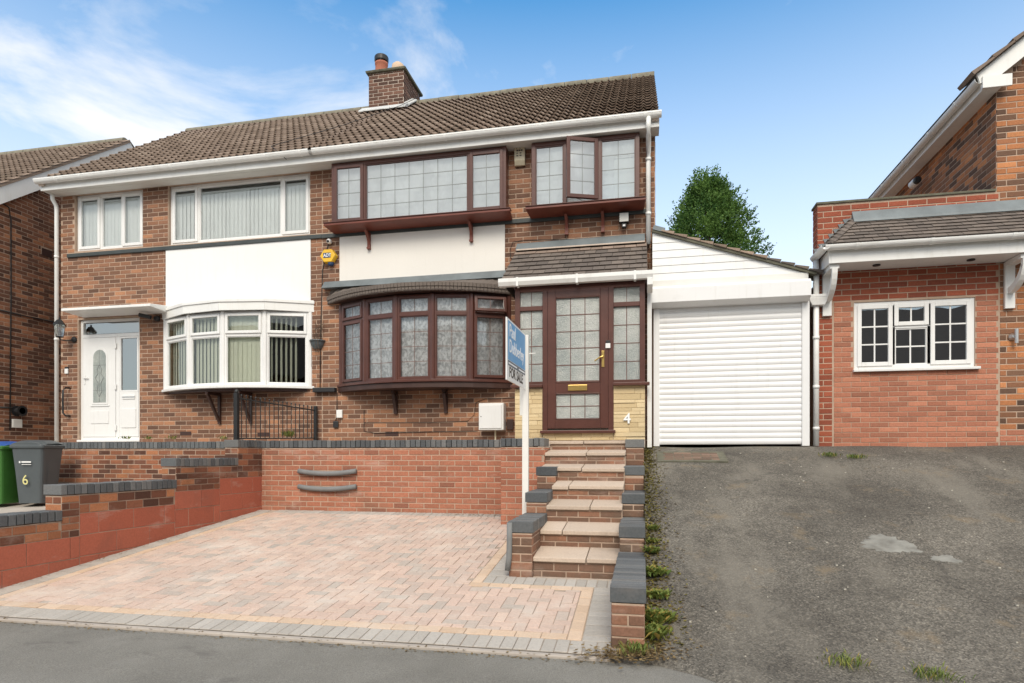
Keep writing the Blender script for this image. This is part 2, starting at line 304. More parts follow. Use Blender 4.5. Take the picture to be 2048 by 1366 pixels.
# ------------------------------------------------------------------ mesh building
class MB:
    def __init__(s): s.v = []; s.f = []; s.t = []; s.hast = False
    def face(s, idx, tone=None):
        s.f.append(idx); s.t.append(tone or (0.5, .5, .5))
        if tone: s.hast = True
    def quad(s, a, b, c, d, tone=None):
        n = len(s.v); s.v += [tuple(a), tuple(b), tuple(c), tuple(d)]; s.face((n, n + 1, n + 2, n + 3), tone)
    def poly(s, pts, tone=None):
        n = len(s.v); s.v += [tuple(p) for p in pts]; s.face(tuple(range(n, n + len(pts))), tone)
    def hexa(s, p, tone=None):
        """8 points: bottom ring 0-3 (ccw from above), top ring 4-7"""
        n = len(s.v); s.v += [tuple(q) for q in p]
        for q in ((3, 2, 1, 0), (4, 5, 6, 7), (0, 1, 5, 4), (1, 2, 6, 5), (2, 3, 7, 6), (3, 0, 4, 7)): s.face(tuple(n + i for i in q), tone)
    def box(s, x0, x1, y0, y1, z0, z1, tone=None):
        s.hexa([(x0, y0, z0), (x1, y0, z0), (x1, y1, z0), (x0, y1, z0), (x0, y0, z1), (x1, y0, z1), (x1, y1, z1), (x0, y1, z1)], tone)
    def fbox(s, F, u0, u1, v0, v1, n0, n1, tone=None):
        P = lambda u, v, n: F(u, v, n)
        s.hexa([P(u0, v0, n1), P(u1, v0, n1), P(u1, v0, n0), P(u0, v0, n0), P(u0, v1, n1), P(u1, v1, n1), P(u1, v1, n0), P(u0, v1, n0)], tone)
    def tube(s, pts, r, seg=8, cap=True):
        pts = [Vector(p) for p in pts]; n0 = len(s.v)
        prev = None
        for i, p in enumerate(pts):
            d = (pts[min(i + 1, len(pts) - 1)] - pts[max(i - 1, 0)]).normalized()
            ref = Vector((0, 0, 1)) if abs(d.z) < .9 else Vector((1, 0, 0))
            a = d.cross(ref).normalized(); b = d.cross(a)
            rr = r[i] if isinstance(r, (list, tuple)) else r
            for k in range(seg):
                q = p + a * math.cos(2 * math.pi * k / seg) * rr + b * math.sin(2 * math.pi * k / seg) * rr
                s.v.append(tuple(q))
        for i in range(len(pts) - 1):
            for k in range(seg):
                k2 = (k + 1) % seg
                s.face((n0 + i * seg + k, n0 + i * seg + k2, n0 + (i + 1) * seg + k2, n0 + (i + 1) * seg + k))
        if cap:
            s.face(tuple(n0 + k for k in reversed(range(seg)))); s.face(tuple(n0 + (len(pts) - 1) * seg + k for k in range(seg)))
    def lathe(s, c, prof, seg=20, axis='z'):
        n0 = len(s.v)
        for (r, h) in prof:
            for k in range(seg):
                a = 2 * math.pi * k / seg
                if axis == 'z': s.v.append((c[0] + r * math.cos(a), c[1] + r * math.sin(a), c[2] + h))
                else: s.v.append((c[0] + r * math.cos(a), c[1] + h, c[2] + r * math.sin(a)))
        for i in range(len(prof) - 1):
            for k in range(seg):
                k2 = (k + 1) % seg
                s.face((n0 + i * seg + k, n0 + i * seg + k2, n0 + (i + 1) * seg + k2, n0 + (i + 1) * seg + k))
        s.face(tuple(n0 + k for k in reversed(range(seg)))); s.face(tuple(n0 + (len(prof) - 1) * seg + k for k in range(seg)))
    def extrude(s, prof, F, u0, u1):
        """closed profile of (v,n) swept along u of frame F"""
        n0 = len(s.v); k = len(prof)
        for u in (u0, u1):
            for (v, n) in prof: s.v.append(tuple(F(u, v, n)))
        for i in range(k):
            j = (i + 1) % k
            s.face((n0 + i, n0 + j, n0 + k + j, n0 + k + i))
        s.face(tuple(n0 + i for i in reversed(range(k)))); s.face(tuple(n0 + k + i for i in range(k)))
    def mesh(s, name, mat, smooth=False):
        me = bpy.data.meshes.new(name); me.from_pydata(s.v, [], s.f)
        if s.hast or (isinstance(mat, str) and mat in TONED):
            at_ = me.attributes.new('tone', 'FLOAT_COLOR', 'FACE')
            at_.data.foreach_set('color', [c for t in s.t for c in (t[0], t[1], t[2], 1.0)])
        me.materials.append(MATS[mat] if isinstance(mat, str) else mat)
        if smooth: me.polygons.foreach_set('use_smooth', [True] * len(me.polygons))
        me.update()
        return me
    def build(s, name, mat, parent=None, smooth=False, bevel=0, fix=True):
        me = s.mesh(name, mat, smooth)
        if fix:
            import bmesh
            bm = bmesh.new(); bm.from_mesh(me); bmesh.ops.recalc_face_normals(bm, faces=bm.faces); bm.to_mesh(me); bm.free()
        o = bpy.data.objects.new(name, me); COL.objects.link(o); o.parent = parent
        if bevel:
            md = o.modifiers.new('bevel', 'BEVEL'); md.width = bevel; md.segments = 2; md.limit_method = 'ANGLE'; md.angle_limit = R(40)
        if smooth:
            try: me.shade_smooth(); 
            except Exception: pass
        return o
def tag(o, label, cat, group=None, kind=None):
    if label: o['label'] = label
    if cat: o['category'] = cat; o['kind'] = 'thing'
    if group: o['group'] = group
    if kind: o['kind'] = kind
    return o
def empty(name, loc, label, cat, group=None):
    o = bpy.data.objects.new(name, None); COL.objects.link(o)
    # parts keep world coordinates: the Empty marks the base, its inverse is applied to children through keep()
    o.location = loc; o.empty_display_size = .2
    return tag(o, label, cat, group)
def keep(o, parent):
    """parent without moving the part"""
    o.parent = parent
    if parent is not None: o.matrix_parent_inverse = parent.matrix_basis.inverted()
    return o
def frame(O, U, Nn, V=(0, 0, 1)):
    O, U, V, Nn = Vector(O), Vector(U).normalized(), Vector(V).normalized(), Vector(Nn).normalized()
    def F(u, v, n=0.0): return O + U * u + V * v + Nn * n
    F.O, F.U, F.V, F.N = O, U, V, Nn
    return F
def part(mb, name, mat, parent, **kw):
    o = mb.build(name, mat, None, **kw); keep(o, parent); return o
def text_mesh(name, body, size, F, u, v, n, mat, parent, extr=.001, align='LEFT', sx=1.0, bold=0.0):
    cu = bpy.data.curves.new(name, 'FONT'); cu.body = body; cu.size = size; cu.extrude = extr; cu.align_x = align; cu.offset = bold
    to = bpy.data.objects.new(name, cu); COL.objects.link(to)
    dg = bpy.context.evaluated_depsgraph_get(); dg.update()
    me = bpy.data.meshes.new_from_object(to.evaluated_get(dg)); bpy.data.objects.remove(to); bpy.data.curves.remove(cu)
    for vt in me.vertices:
        p = F(u + vt.co.x * sx, v + vt.co.y, n + vt.co.z); vt.co = p
    me.materials.clear(); me.materials.append(MATS[mat]); me.name = name
    o = bpy.data.objects.new(name, me); COL.objects.link(o); keep(o, parent); return o

# ------------------------------------------------------------------ pieces: bricks, tiles, pavers
def rnd_tone(): return (random.random(), random.random(), random.random())
def piece_into(mb, F, u0, u1, v0, v1, d, ch, tone, jit=0.0, back=-.009):
    """a chamfered block lying on the face of frame F; d = how proud it stands"""
    j = lambda: random.uniform(-jit, jit)
    n = len(mb.v)
    ring = [(u0, v0), (u1, v0), (u1, v1), (u0, v1)]
    inn = [(u0 + ch, v0 + ch), (u1 - ch, v0 + ch), (u1 - ch, v1 - ch), (u0 + ch, v1 - ch)]
    dd = d + j() * 1.2
    for (u, v) in ring: mb.v.append(tuple(F(u + j(), v + j(), back)))
    for i in range(4): p = ring[i]; mb.v.append(tuple(F(p[0], p[1], dd - ch * .8)))
    for (u, v) in inn: mb.v.append(tuple(F(u + j(), v + j(), dd + j() * .5)))
    for i in range(4):
        k = (i + 1) % 4
        mb.face((n + i, n + k, n + 4 + k, n + 4 + i), tone); mb.face((n + 4 + i, n + 4 + k, n + 8 + k, n + 8 + i), tone)
    mb.face((n + 8, n + 9, n + 10, n + 11), tone)
UNIT = {}
def unit_piece(kind, L, H, d, ch, mat, nv=28, jit=.0012):
    key = (kind, mat, round(L, 4), round(H, 4), round(d, 4))
    if key not in UNIT:
        F = frame((0, 0, 0), (1, 0, 0), (0, 0, 1), (0, 1, 0)); lst = []
        for i in range(nv):
            mb = MB(); piece_into(mb, F, 0, L, 0, H, d, ch, ((i + .5) / nv, random.random(), random.random()), jit)
            lst.append(mb.mesh(kind, mat))
        random.shuffle(lst); UNIT[key] = lst
    return UNIT[key]
class Pieces:
    """collects the alike pieces of one thing; the largest in view become objects, the rest one joined part"""
    def __init__(s, kind, limit=300): s.kind = kind; s.items = []; s.limit = limit
    def add(s, F, u0, u1, v0, v1, d, ch, mat, parent, tone=None):
        c = F((u0 + u1) / 2, (v0 + v1) / 2, d); q = seen(c); sc_ = 0
        if q and -20 < q[0] < 2070 and -20 < q[1] < 1390:
            todir = (Vector((0, 0, EYE)) - c).normalized()
            sc_ = (u1 - u0) * (v1 - v0) / q[2] ** 2 * max(0.0, todir.dot(F.N))
        s.items.append((sc_, F, u0, u1, v0, v1, d, ch, mat, parent, tone))
    def flush(s, rest_parent):
        s.items.sort(key=lambda i: -i[0])
        big = [i for i in s.items[:s.limit] if i[0] > 0]; small = s.items[len(big):]
        for (_, F, u0, u1, v0, v1, d, ch, mat, parent, tone) in big:
            L, H = u1 - u0, v1 - v0
            Lq = .215 if L > .16 else .1025
            if s.kind not in ('brick',): Lq = L
            ms = unit_piece(s.kind, Lq, H if s.kind != 'brick' else (.065 if H < .08 else H), d, ch, mat)
            me = ms[int(tone * len(ms)) % len(ms)] if tone is not None else random.choice(ms)
            o = bpy.data.objects.new(s.kind, me); COL.objects.link(o)
            M = Matrix((F.U, F.V, F.N)).transposed().to_4x4(); M.translation = F(u0, v0, 0)
            base_h = .065 if (s.kind == 'brick' and H < .08) else H
            o.matrix_world = M @ Matrix.Diagonal((L / Lq, H / base_h, 1, 1))
            keep(o, parent)
        bymat = {}
        for (_, F, u0, u1, v0, v1, d, ch, mat, parent, tone) in small:
            mb = bymat.setdefault(mat, MB())
            piece_into(mb, F, u0, u1, v0, v1, d, ch, rnd_tone() if tone is None else (tone, random.random(), random.random()), .0012)
        for mat, mb in bymat.items():
            o = mb.build(s.kind, mat, None, fix=False); o['kind'] = 'stuff'; keep(o, rest_parent)
def cut(spans, a, b):
    r = []
    for (s, e) in spans:
        if b <= s or a >= e: r.append((s, e)); continue
        if a > s: r.append((s, a))
        if b < e: r.append((b, e))
    return r
def lay_bricks(pc, F, u0, u1, v0, v1, holes, mat, parent, d=.0045, course=.075, mod=.225, gap=.012, phase=0.0, limit=None, matf=None, ends=None):
    """stretcher bond over a rectangle minus holes; limit(v)->(ulo,uhi) trims sloping edges"""
    k = 0; v = v0
    while v < v1 - .02:
        h = min(course, v1 - v); vm = v + h / 2
        lo, hi = (u0, u1) if limit is None else limit(vm)
        lo, hi = max(lo, u0), min(hi, u1)
        spans = [(lo, hi)] if hi - lo > .03 else []
        for (a, b_, c, e) in holes:
            if c < vm < e: spans = cut(spans, a, b_)
        off = (mod / 2 if k % 2 else 0) + phase
        for (s, e) in spans:
            i = math.floor((s - off) / mod)
            while i * mod + off < e:
                a = max(s, i * mod + off); b_ = min(e, (i + 1) * mod + off) - gap
                if b_ - a > .03:
                    mm = matf((a + b_) / 2, vm) if matf else mat
                    pc.add(F, a, b_, v, v + h - gap, d, .004, mm, parent)
                i += 1
        v += course; k += 1
def wall_face(mb, F, u0, u1, v0, v1, holes, reveal=.12):
    """flat wall with openings (u0,u1,v0,v1) and their reveals"""
    us = sorted({u0, u1, *[min(max(x, u0), u1) for h in holes for x in h[:2]]}); vs = sorted({v0, v1, *[min(max(x, v0), v1) for h in holes for x in h[2:]]})
    for i in range(len(us) - 1):
        for j in range(len(vs) - 1):
            a, b_, c, e = us[i], us[i + 1], vs[j], vs[j + 1]
            um, vm = (a + b_) / 2, (c + e) / 2
            if any(h[0] < um < h[1] and h[2] < vm < h[3] for h in holes): continue
            mb.quad(F(a, c), F(b_, c), F(b_, e), F(a, e))
    for (a, b_, c, e) in holes:
        for (p, q) in (((a, c), (b_, c)), ((b_, c), (b_, e)), ((b_, e), (a, e)), ((a, e), (a, c))):
            mb.quad(F(p[0], p[1]), F(q[0], q[1]), F(q[0], q[1], -reveal), F(p[0], p[1], -reveal))

# interlocking roof tile with two rolls
def roll(u, wd):
    x = (u / wd * 2) % 1.0
    return .036 * (math.sin(math.pi * min(1, max(0, (x - .12) / .5))) ** 1.3 if .12 < x < .62 else 0)
def tile_into(mb, F, u, v, wd, gauge, tone, wave=True, th=.022, seg=12):
    n = len(mb.v)
    for i in range(seg + 1):
        uu = i / seg * wd; h = roll(uu, wd) if wave else 0
        mb.v += [tuple(F(u + uu, v - .03, h + th * 1.7)), tuple(F(u + uu, v + gauge, h + .004)), tuple(F(u + uu, v - .022, h + th * (1.0 if wave else .5)))]
    for i in range(seg):
        a = n + i * 3
        mb.face((a, a + 3, a + 4, a + 1), tone); mb.face((a + 2, a + 5, a + 3, a), tone)
    for a in (n, n + seg * 3): mb.face((a, a + 1, a + 2), tone)
TU = {}
def lay_tiles(F, W, rows, gauge, wd, mat, parent, rest_parent, wave=True, seg=12, half=False, kind='tile', limit=300, skip=None, th=.022, matf=None, left=None):
    items = []
    for r_ in range(rows):
        off = (-wd / 2 if (half and r_ % 2) else 0); c = 0
        L0, L1 = (0, W) if left is None else left(r_)
        while off + c * wd < L1 - .02:
            u = off + c * wd; c += 1
            a, b_ = max(u, L0), min(u + wd, L1)
            if b_ - a < .03: continue
            if skip and skip((a + b_) / 2, (r_ + .5) * gauge): continue
            q = seen(F((a + b_) / 2, (r_ + .5) * gauge)); s = 0
            if q and -20 < q[0] < 2070 and -20 < q[1] < 1390: s = 1 / q[2] ** 2 * (b_ - a)
            items.append((s, a, b_, r_))
    items.sort(key=lambda i: -i[0]); big = [i for i in items[:limit] if i[0] > 0]; small = items[len(big):]
    for (s, a, b_, r_) in big:
        mt = matf(r_) if matf else mat
        key = (kind, mt, wd, gauge, wave, th)
        if key not in TU:
            FF = frame((0, 0, 0), (1, 0, 0), (0, 0, 1), (0, 1, 0)); TU[key] = []
            for i in range(22):
                mb = MB(); tile_into(mb, FF, 0, 0, wd, gauge, ((i + .5) / 22, random.random(), random.random()), wave, th, seg); TU[key].append(mb.mesh(kind, mt, wave))
        o = bpy.data.objects.new(kind, random.choice(TU[key])); COL.objects.link(o)
        M = Matrix((F.U, F.V, F.N)).transposed().to_4x4(); M.translation = F(a, r_ * gauge + random.uniform(-.003, .003), random.uniform(0, .004))
        o.matrix_world = M @ Matrix.Rotation(random.uniform(-.006, .006), 4, 'Z') @ Matrix.Diagonal(((b_ - a - (0 if wave else .006)) / wd, 1, 1, 1)); keep(o, parent)
    bm_ = {}
    for (s, a, b_, r_) in small:
        tile_into(bm_.setdefault(matf(r_) if matf else mat, MB()), F, a, r_ * gauge, b_ - a, gauge, rnd_tone(), wave, th, seg)
    for mt, mb in bm_.items():
        o = mb.build(kind, mt, None, fix=False); o['kind'] = 'stuff'; keep(o, rest_parent)

# ------------------------------------------------------------------ windows
def pane(F, u0, u1, v0, v1, n, parent, mat='glass'):
    mb = MB(); mb.quad(F(u0, v0, n), F(u1, v0, n), F(u1, v1, n), F(u0, v1, n)); return part(mb, 'pane', mat, parent, fix=False)
def came(F, u0, u1, v0, v1, n, cols, rows, parent, mat='lead_came', w_=.009):
    mb = MB()
    for i in range(1, cols):
        u = u0 + (u1 - u0) * i / cols; mb.fbox(F, u - w_ / 2, u + w_ / 2, v0, v1, n, n + .003)
    for j in range(1, rows):
        v = v0 + (v1 - v0) * j / rows; mb.fbox(F, u0, u1, v - w_ / 2, v + w_ / 2, n + .0005, n + .0045)
    return part(mb, 'glazing_bar', mat, parent)
def rect_frame(mb, F, u0, u1, v0, v1, wd, n0, n1, wb=None):
    wb = wb or wd
    mb.fbox(F, u0, u0 + wd, v0, v1, n0, n1); mb.fbox(F, u1 - wd, u1, v0, v1, n0, n1)
    mb.fbox(F, u0 + wd, u1 - wd, v0, v0 + wb, n0, n1); mb.fbox(F, u0 + wd, u1 - wd, v1 - wd, v1, n0, n1)
def window(parent, F, u0, u1, v0, v1, cells, mat, glass='glass', fw=.055, grid=None, came_mat='lead_came', depth=.06, name='window', bars_w=.009):
    """cells: list of (a,b,c,d,is_casement) in 0..1; a frame with a sash or bead round every pane"""
    mb = MB(); rect_frame(mb, F, u0, u1, v0, v1, fw, -depth, 0)
    W, H = u1 - u0, v1 - v0
    edges_u = sorted({c[0] for c in cells} | {c[1] for c in cells}); done = set()
    for (a, b_, c, d, cs, *g) in cells:
        for x, hi in ((a, False), (b_, True)):
            if 0.001 < x < .999 and (round(x, 4), c, d) not in done:
                done.add((round(x, 4), c, d)); u = u0 + W * x
                mb.fbox(F, u - fw * .42, u + fw * .42, v0 + H * c + (fw if c == 0 else 0), v0 + H * d - (fw if d == 1 else 0), -depth, -.001)
        for y in (c, d):
            if 0.001 < y < .999 and (round(y, 4), 'h', round(a, 4)) not in done:
                done.add((round(y, 4), 'h', round(a, 4))); v = v0 + H * y
                mb.fbox(F, u0 + W * a + fw * .4, u0 + W * b_ - fw * .4, v - fw * .42, v + fw * .42, -depth, -.002)
    wo = part(mb, name, mat, parent, bevel=.004)
    for (a, b_, c, d, cs, *g) in cells:
        fu0 = fw if a < .001 else fw * .42; fu1 = fw if b_ > .999 else fw * .42; fv0 = fw if c < .001 else fw * .42; fv1 = fw if d > .999 else fw * .42
        a_, b2, c_, d2 = u0 + W * a + fu0, u0 + W * b_ - fu1, v0 + H * c + fv0, v0 + H * d - fv1
        if cs:
            mb = MB(); rect_frame(mb, F, a_ - .014, b2 + .014, c_ - .014, d2 + .014, .052, -.03, .016); part(mb, 'casement', mat, wo, bevel=.005)
            i = .038; nn = -.006
        else:
            mb = MB(); rect_frame(mb, F, a_, b2, c_, d2, .014, -.05, -.012); part(mb, 'glazing_bead', mat, wo)
            i = .014; nn = -.03
        pane(F, a_ + i, b2 - i, c_ + i, d2 - i, nn, wo, glass)
        gg = g[0] if g else grid
        if gg: came(F, a_ + i, b2 - i, c_ + i, d2 - i, nn, gg[0], gg[1], wo, came_mat, bars_w)
    return wo
def vblind(F, u0, u1, v0, v1, n, parent, mat, ang=25, wd=.089, pitch=.078, open_=None):
    mb0 = MB(); me = None; i = 0; u = u0 + .03
    while u < u1 - .02:
        a = ang + random.uniform(-4, 4)
        if open_: a = open_(u)
        if a is not None:
            ca, sa = math.cos(R(a)) * wd / 2, math.sin(R(a)) * wd / 2
            mb = MB(); mb.quad(F(u - ca, v0, n - sa), F(u + ca, v0, n + sa), F(u + ca, v1, n + sa), F(u - ca, v1, n - sa))
            mb.quad(F(u - ca, v0, n - sa - .001), F(u - ca, v1, n - sa - .001), F(u + ca, v1, n + sa - .001), F(u + ca, v0, n + sa - .001))
            part(mb, 'blind_slat', mat, parent, fix=False)
        u += pitch
    mb = MB(); mb.fbox(F, u0, u1, v1, v1 + .03, n - .03, n + .02); part(mb, 'blind_rail', 'white_plastic', parent)
def net(F, u0, u1, v0, v1, n, parent, mat='net_lace', amp=.018, folds=9.0):
    mb = MB(); k = max(8, int((u1 - u0) * 60)); ph = random.random() * 6
    pts = []
    for i in range(k + 1):
        u = u0 + (u1 - u0) * i / k
        pts.append((u, amp * math.sin(u * folds * 6.28 / 1.0 * .9 + ph) + amp * .5 * math.sin(u * folds * 14 + ph * 2)))
    for i in range(k):
        (a, x), (b_, y) = pts[i], pts[i + 1]
        mb.quad(F(a, v0, n + x), F(b_, v0, n + y), F(b_, v1, n + y * .7), F(a, v1, n + x * .7))
    return part(mb, 'net_curtain', mat, parent, fix=False)

# ================================================================== ground, footway, drive
XF = frame((0, 0, 0), (1, 0, 0), (0, 0, 1), (0, 1, 0))            # plan frame: u = X, v = Y, n = Z
def struct(o): o['kind'] = 'structure'; return o
mb = MB()
prof = [(-600, -.25), (3.2, -.16), (4.1, -.06), (8.8, .35), (8.82, 1.36), (900, 1.36)]
for i in range(len(prof) - 1):
    (y0, z0), (y1, z1) = prof[i], prof[i + 1]
    mb.quad((-700, y0, z0), (700, y0, z0), (700, y1, z1), (-700, y1, z1))
struct(mb.build('ground', 'soil'))
# footway: gently falling towards the camera
mb = MB(); ys = [-9, 0, 2, 3, 3.6, 4.0, 4.16]; fz = lambda y: .085 - max(0, 4.1 - y) * .028
xs = [-60, -30, -14, -8, -5, -3, -1.5, 0, 1.5, 3, 6, 10, 20, 60]
for i in range(len(ys) - 1):
    for j in range(len(xs) - 1):
        mb.quad((xs[j], ys[i], fz(ys[i])), (xs[j + 1], ys[i], fz(ys[i])), (xs[j + 1], ys[i + 1], fz(ys[i + 1])), (xs[j], ys[i + 1], fz(ys[i + 1])))
struct(mb.build('footway', 'tarmac'))
# the shared tarmac drive on the right, steep and uneven
def drive_z(x, y):
    pts = [(3.3, .075), (3.9, .10), (4.3, .17), (5.0, .37), (6.2, .76), (7.4, 1.13), (8.3, 1.40), (8.75, 1.505), (9.3, 1.525)]
    for (a, za), (b_, zb) in zip(pts, pts[1:]):
        if y <= b_:
            t = max(0, (y - a) / (b_ - a)); t2 = t
            z = za + (zb - za) * t2; break
    else: z = 1.525
    return z + .006 * math.sin(x * 2.3 + y * 1.7) + .005 * math.sin(x * 4.1 - y * 3.3)
mb = MB(); nx, ny = 90, 60
def drive_front(x):      # irregular front edge
    return 4.02 - .22 * min(1, max(0, x / .6)) - .3 * min(1, max(0, (x - .2) / 1.2)) + .02 * math.sin(x * 9) + .012 * math.sin(x * 23)
gx = [.022 + (11.9) * (i / nx) ** 1.5 for i in range(nx + 1)]
idx = {}
for i, x in enumerate(gx):
    f0 = drive_front(x)
    for j in range(ny + 1):
        y = f0 + (9.25 - f0) * j / ny
        z = drive_z(x, y)
        if j == 0: z = fz(min(y, 4.16)) + .001
        else: z = max(z, fz(min(y, 4.16)) + .004)
        mb.v.append((x, y, z))
for i in range(nx):
    for j in range(ny):
        a = i * (ny + 1) + j; mb.face((a, a + ny + 1, a + ny + 2, a + 1))
dr = struct(mb.build('driveway', 'drive_tarmac', smooth=True))
def blob_patch(cx_, cy_, rx, ry, name, mat, seed, h=.003, n=40):
    rr = random.Random(seed); mb = MB(); ring = []
    for k in range(n):
        a = 2 * math.pi * k / n; q = 1 + rr.uniform(-.2, .2) + .15 * math.sin(3 * a + seed)
        x, y = cx_ + rx * q * math.cos(a), cy_ + ry * q * math.sin(a); ring.append((x, y, drive_z(x, y) + .001))
    inner = [(cx_ + (x - cx_) * .93, cy_ + (y - cy_) * .93, drive_z(cx_ + (x - cx_) * .93, cy_ + (y - cy_) * .93) + h) for (x, y, z) in ring]
    n0 = len(mb.v); mb.v += ring + inner
    for k in range(n):
        k2 = (k + 1) % n; mb.face((n0 + k, n0 + k2, n0 + n + k2, n0 + n + k))
    mb.face(tuple(n0 + n + k for k in range(n)))
    return mb.build(name, mat, dr)
def on_drive(px, py):
    a = (px - CX) / FPX; b_ = (HY - py) / FPX; d = Vector((-SN + a * CS, CS + a * SN, b_))
    lo, hi = 2.5, 14
    for _ in range(40):
        t = (lo + hi) / 2; p = d * t
        if EYE + p.z > drive_z(p.x, p.y): lo = t
        else: hi = t
    return Vector((d.x * lo, d.y * lo, drive_z(d.x * lo, d.y * lo)))
for (px, py, rx, ry, sd_) in ((1778, 1088, .21, .15, 3), (1892, 1118, .10, .06, 4)):
    p = on_drive(px, py); blob_patch(p.x, p.y, rx, ry, 'cement_patch', 'patch_cement', sd_)
# inspection cover by the garage
p = on_drive(1385, 913); sl_ = (drive_z(p.x, p.y + .25) - drive_z(p.x, p.y - .25)) / .5
Fd = frame((p.x, p.y, p.z), (1, 0, 0), (0, -sl_, 1), (0, 1, sl_)); mb = MB(); mb.fbox(Fd, -.44, .40, -.26, .24, -.05, .008)
cov = mb.build('drain_cover', 'flaunching', bevel=.003); tag(cov, 'rusty brick filled drain cover in the tarmac before the garage shutter', 'drain cover')
pc = Pieces('brick'); Fd2 = frame(Fd(0, 0, .008), Fd.U, Fd.N, Fd.V); lay_bricks(pc, Fd2, -.36, .32, -.2, .18, [], 'brick_cover', cov, d=.004); pc.flush(cov)

# ================================================================== block paving
PY0, PZ0, PY1, PZ1 = 4.08, .11, 8.36, .60
PS = (PZ1 - PZ0) / (PY1 - PY0)
pav_z = lambda y: PZ0 + (y - PY0) * PS
PF0 = frame((0, PY0, PZ0), (1, 0, 0), (0, -PS, 1), (0, 1, PS)); KV = math.sqrt(1 + PS * PS)
wall_x = lambda y: -5.762 + (y - 4.655) * .0649
mb = MB(); mb.poly([PF0(wall_x(4.08) - .05, 0, -.0075), PF0(-.15, 0, -.0075), PF0(-.15, 4.33 * KV, -.0075), PF0(wall_x(8.4) - .05, 4.33 * KV, -.0075)])
mb.quad(PF0(wall_x(4.08) - .05, 0, -.016), PF0(-.15, 0, -.016), PF0(-.15, 0, -.2), PF0(wall_x(4.08) - .05, 0, -.2))
pave = struct(mb.build('block_paving', 'joint_sand', fix=True))
pc = Pieces('paver')
def pav(x0, x1, y0, y1, mat, tone=None, F=PF0):
    g = .0024
    if x1 - x0 > .012 and y1 - y0 > .012: pc.add(F, x0 + g, x1 - g, (y0 - PY0) * KV + g, (y1 - PY0) * KV - g, random.uniform(-.001, .0012), .003, mat, pave, tone)
SX0, SY0 = -1.20, 5.62                     # outer corner of the steps
RB = -.205
nxm, nym = -SX0 + 6, 0
a_ = .0915
xl = lambda y: wall_x(y) + .31
for i in range(-68, 2):
    for j in range(0, 50):
        m4 = (i - j) % 4
        if m4 == 0: x0, x1, y0, y1 = i * a_, (i + 2) * a_, 4.08 + j * a_, 4.08 + (j + 1) * a_
        elif m4 == 3: x0, x1, y0, y1 = i * a_, (i + 1) * a_, 4.08 + j * a_, 4.08 + (j + 2) * a_
        else: continue
        ym = (y0 + y1) / 2
        x0, y0, y1 = max(x0, xl(ym)), max(y0, 4.08 + .305), min(y1, 8.12)
        if ym < SY0 - .30: x1 = min(x1, RB - .305); y1 = min(y1, SY0 - .305) if (x1 + x0) / 2 > SX0 - .305 else y1
        else:
            if (x0 + x1) / 2 > SX0 - .305: continue
            x1 = min(x1, SX0 - .305)
        pav(x0, x1, y0, y1, 'paver_pink')
def row(p0, p1, wd, step, mat):            # a border course from p0 to p1 (plan), wd wide to its left
    p0, p1 = Vector(p0), Vector(p1); L = (p1 - p0).length; U = (p1 - p0) / L
    O3 = Vector((p0.x, p0.y, pav_z(p0.y))); U3 = Vector((U.x, U.y, U.y * PS)).normalized(); N3 = Vector((0, -PS, 1)).normalized(); V3 = N3.cross(U3)
    Fr = frame(O3, U3, N3, V3); n = max(1, round(L / step)); st = L / n
    for k in range(n): pc.add(Fr, k * st + .0025, (k + 1) * st - .0025, .0025, wd - .0025, random.uniform(-.001, .0015), .004, mat, pave)
row((wall_x(4.08) + .0, 4.08), (RB, 4.08), .2, .0915, 'paver_grey')                        # front edge
row((wall_x(4.28) + .31, 4.283), (RB - .305, 4.283), .1, .183, 'paver_tan')
row((wall_x(8.3) + .203, 8.3), (wall_x(4.3) + .203, 4.285), -.2, .0915, 'paver_grey') if False else None
row((RB, 4.283), (RB, SY0 - .2), .2, .0915, 'paver_grey')
row((RB - .203, 4.283), (RB - .203, SY0 - .305), .1, .183, 'paver_tan')
row((SX0 - .2, SY0 - .203), (RB - .0, SY0 - .203), .2, .0915, 'paver_grey')
row((SX0 - .305, SY0 - .305), (RB - .203, SY0 - .305), .1, .183, 'paver_tan')
row((SX0 + .0, SY0), (SX0 + .0, 7.68), .2, .0915, 'paver_grey')
row((SX0 - .203, SY0 - .203), (SX0 - .203, 7.68), .1, .183, 'paver_tan')
row((wall_x(4.285) + .2, 4.285), (wall_x(8.3) + .2, 8.3), .2, .0915, 'paver_grey')
row((wall_x(4.285) + .303, 4.285), (wall_x(8.2) + .303, 8.12), .1, .183, 'paver_tan')
row((wall_x(8.3) + .3, 8.125), (SX0 - .56, 8.125), .19, .0915, 'paver_grey')
pc.flush(pave)
# concrete edging strip between paving and footway
mb = MB(); mb.fbox(XF, wall_x(4) - .3, -.2, 4.02, 4.078, -.05, .102); struct(mb.build('edging', 'concrete', bevel=.008))

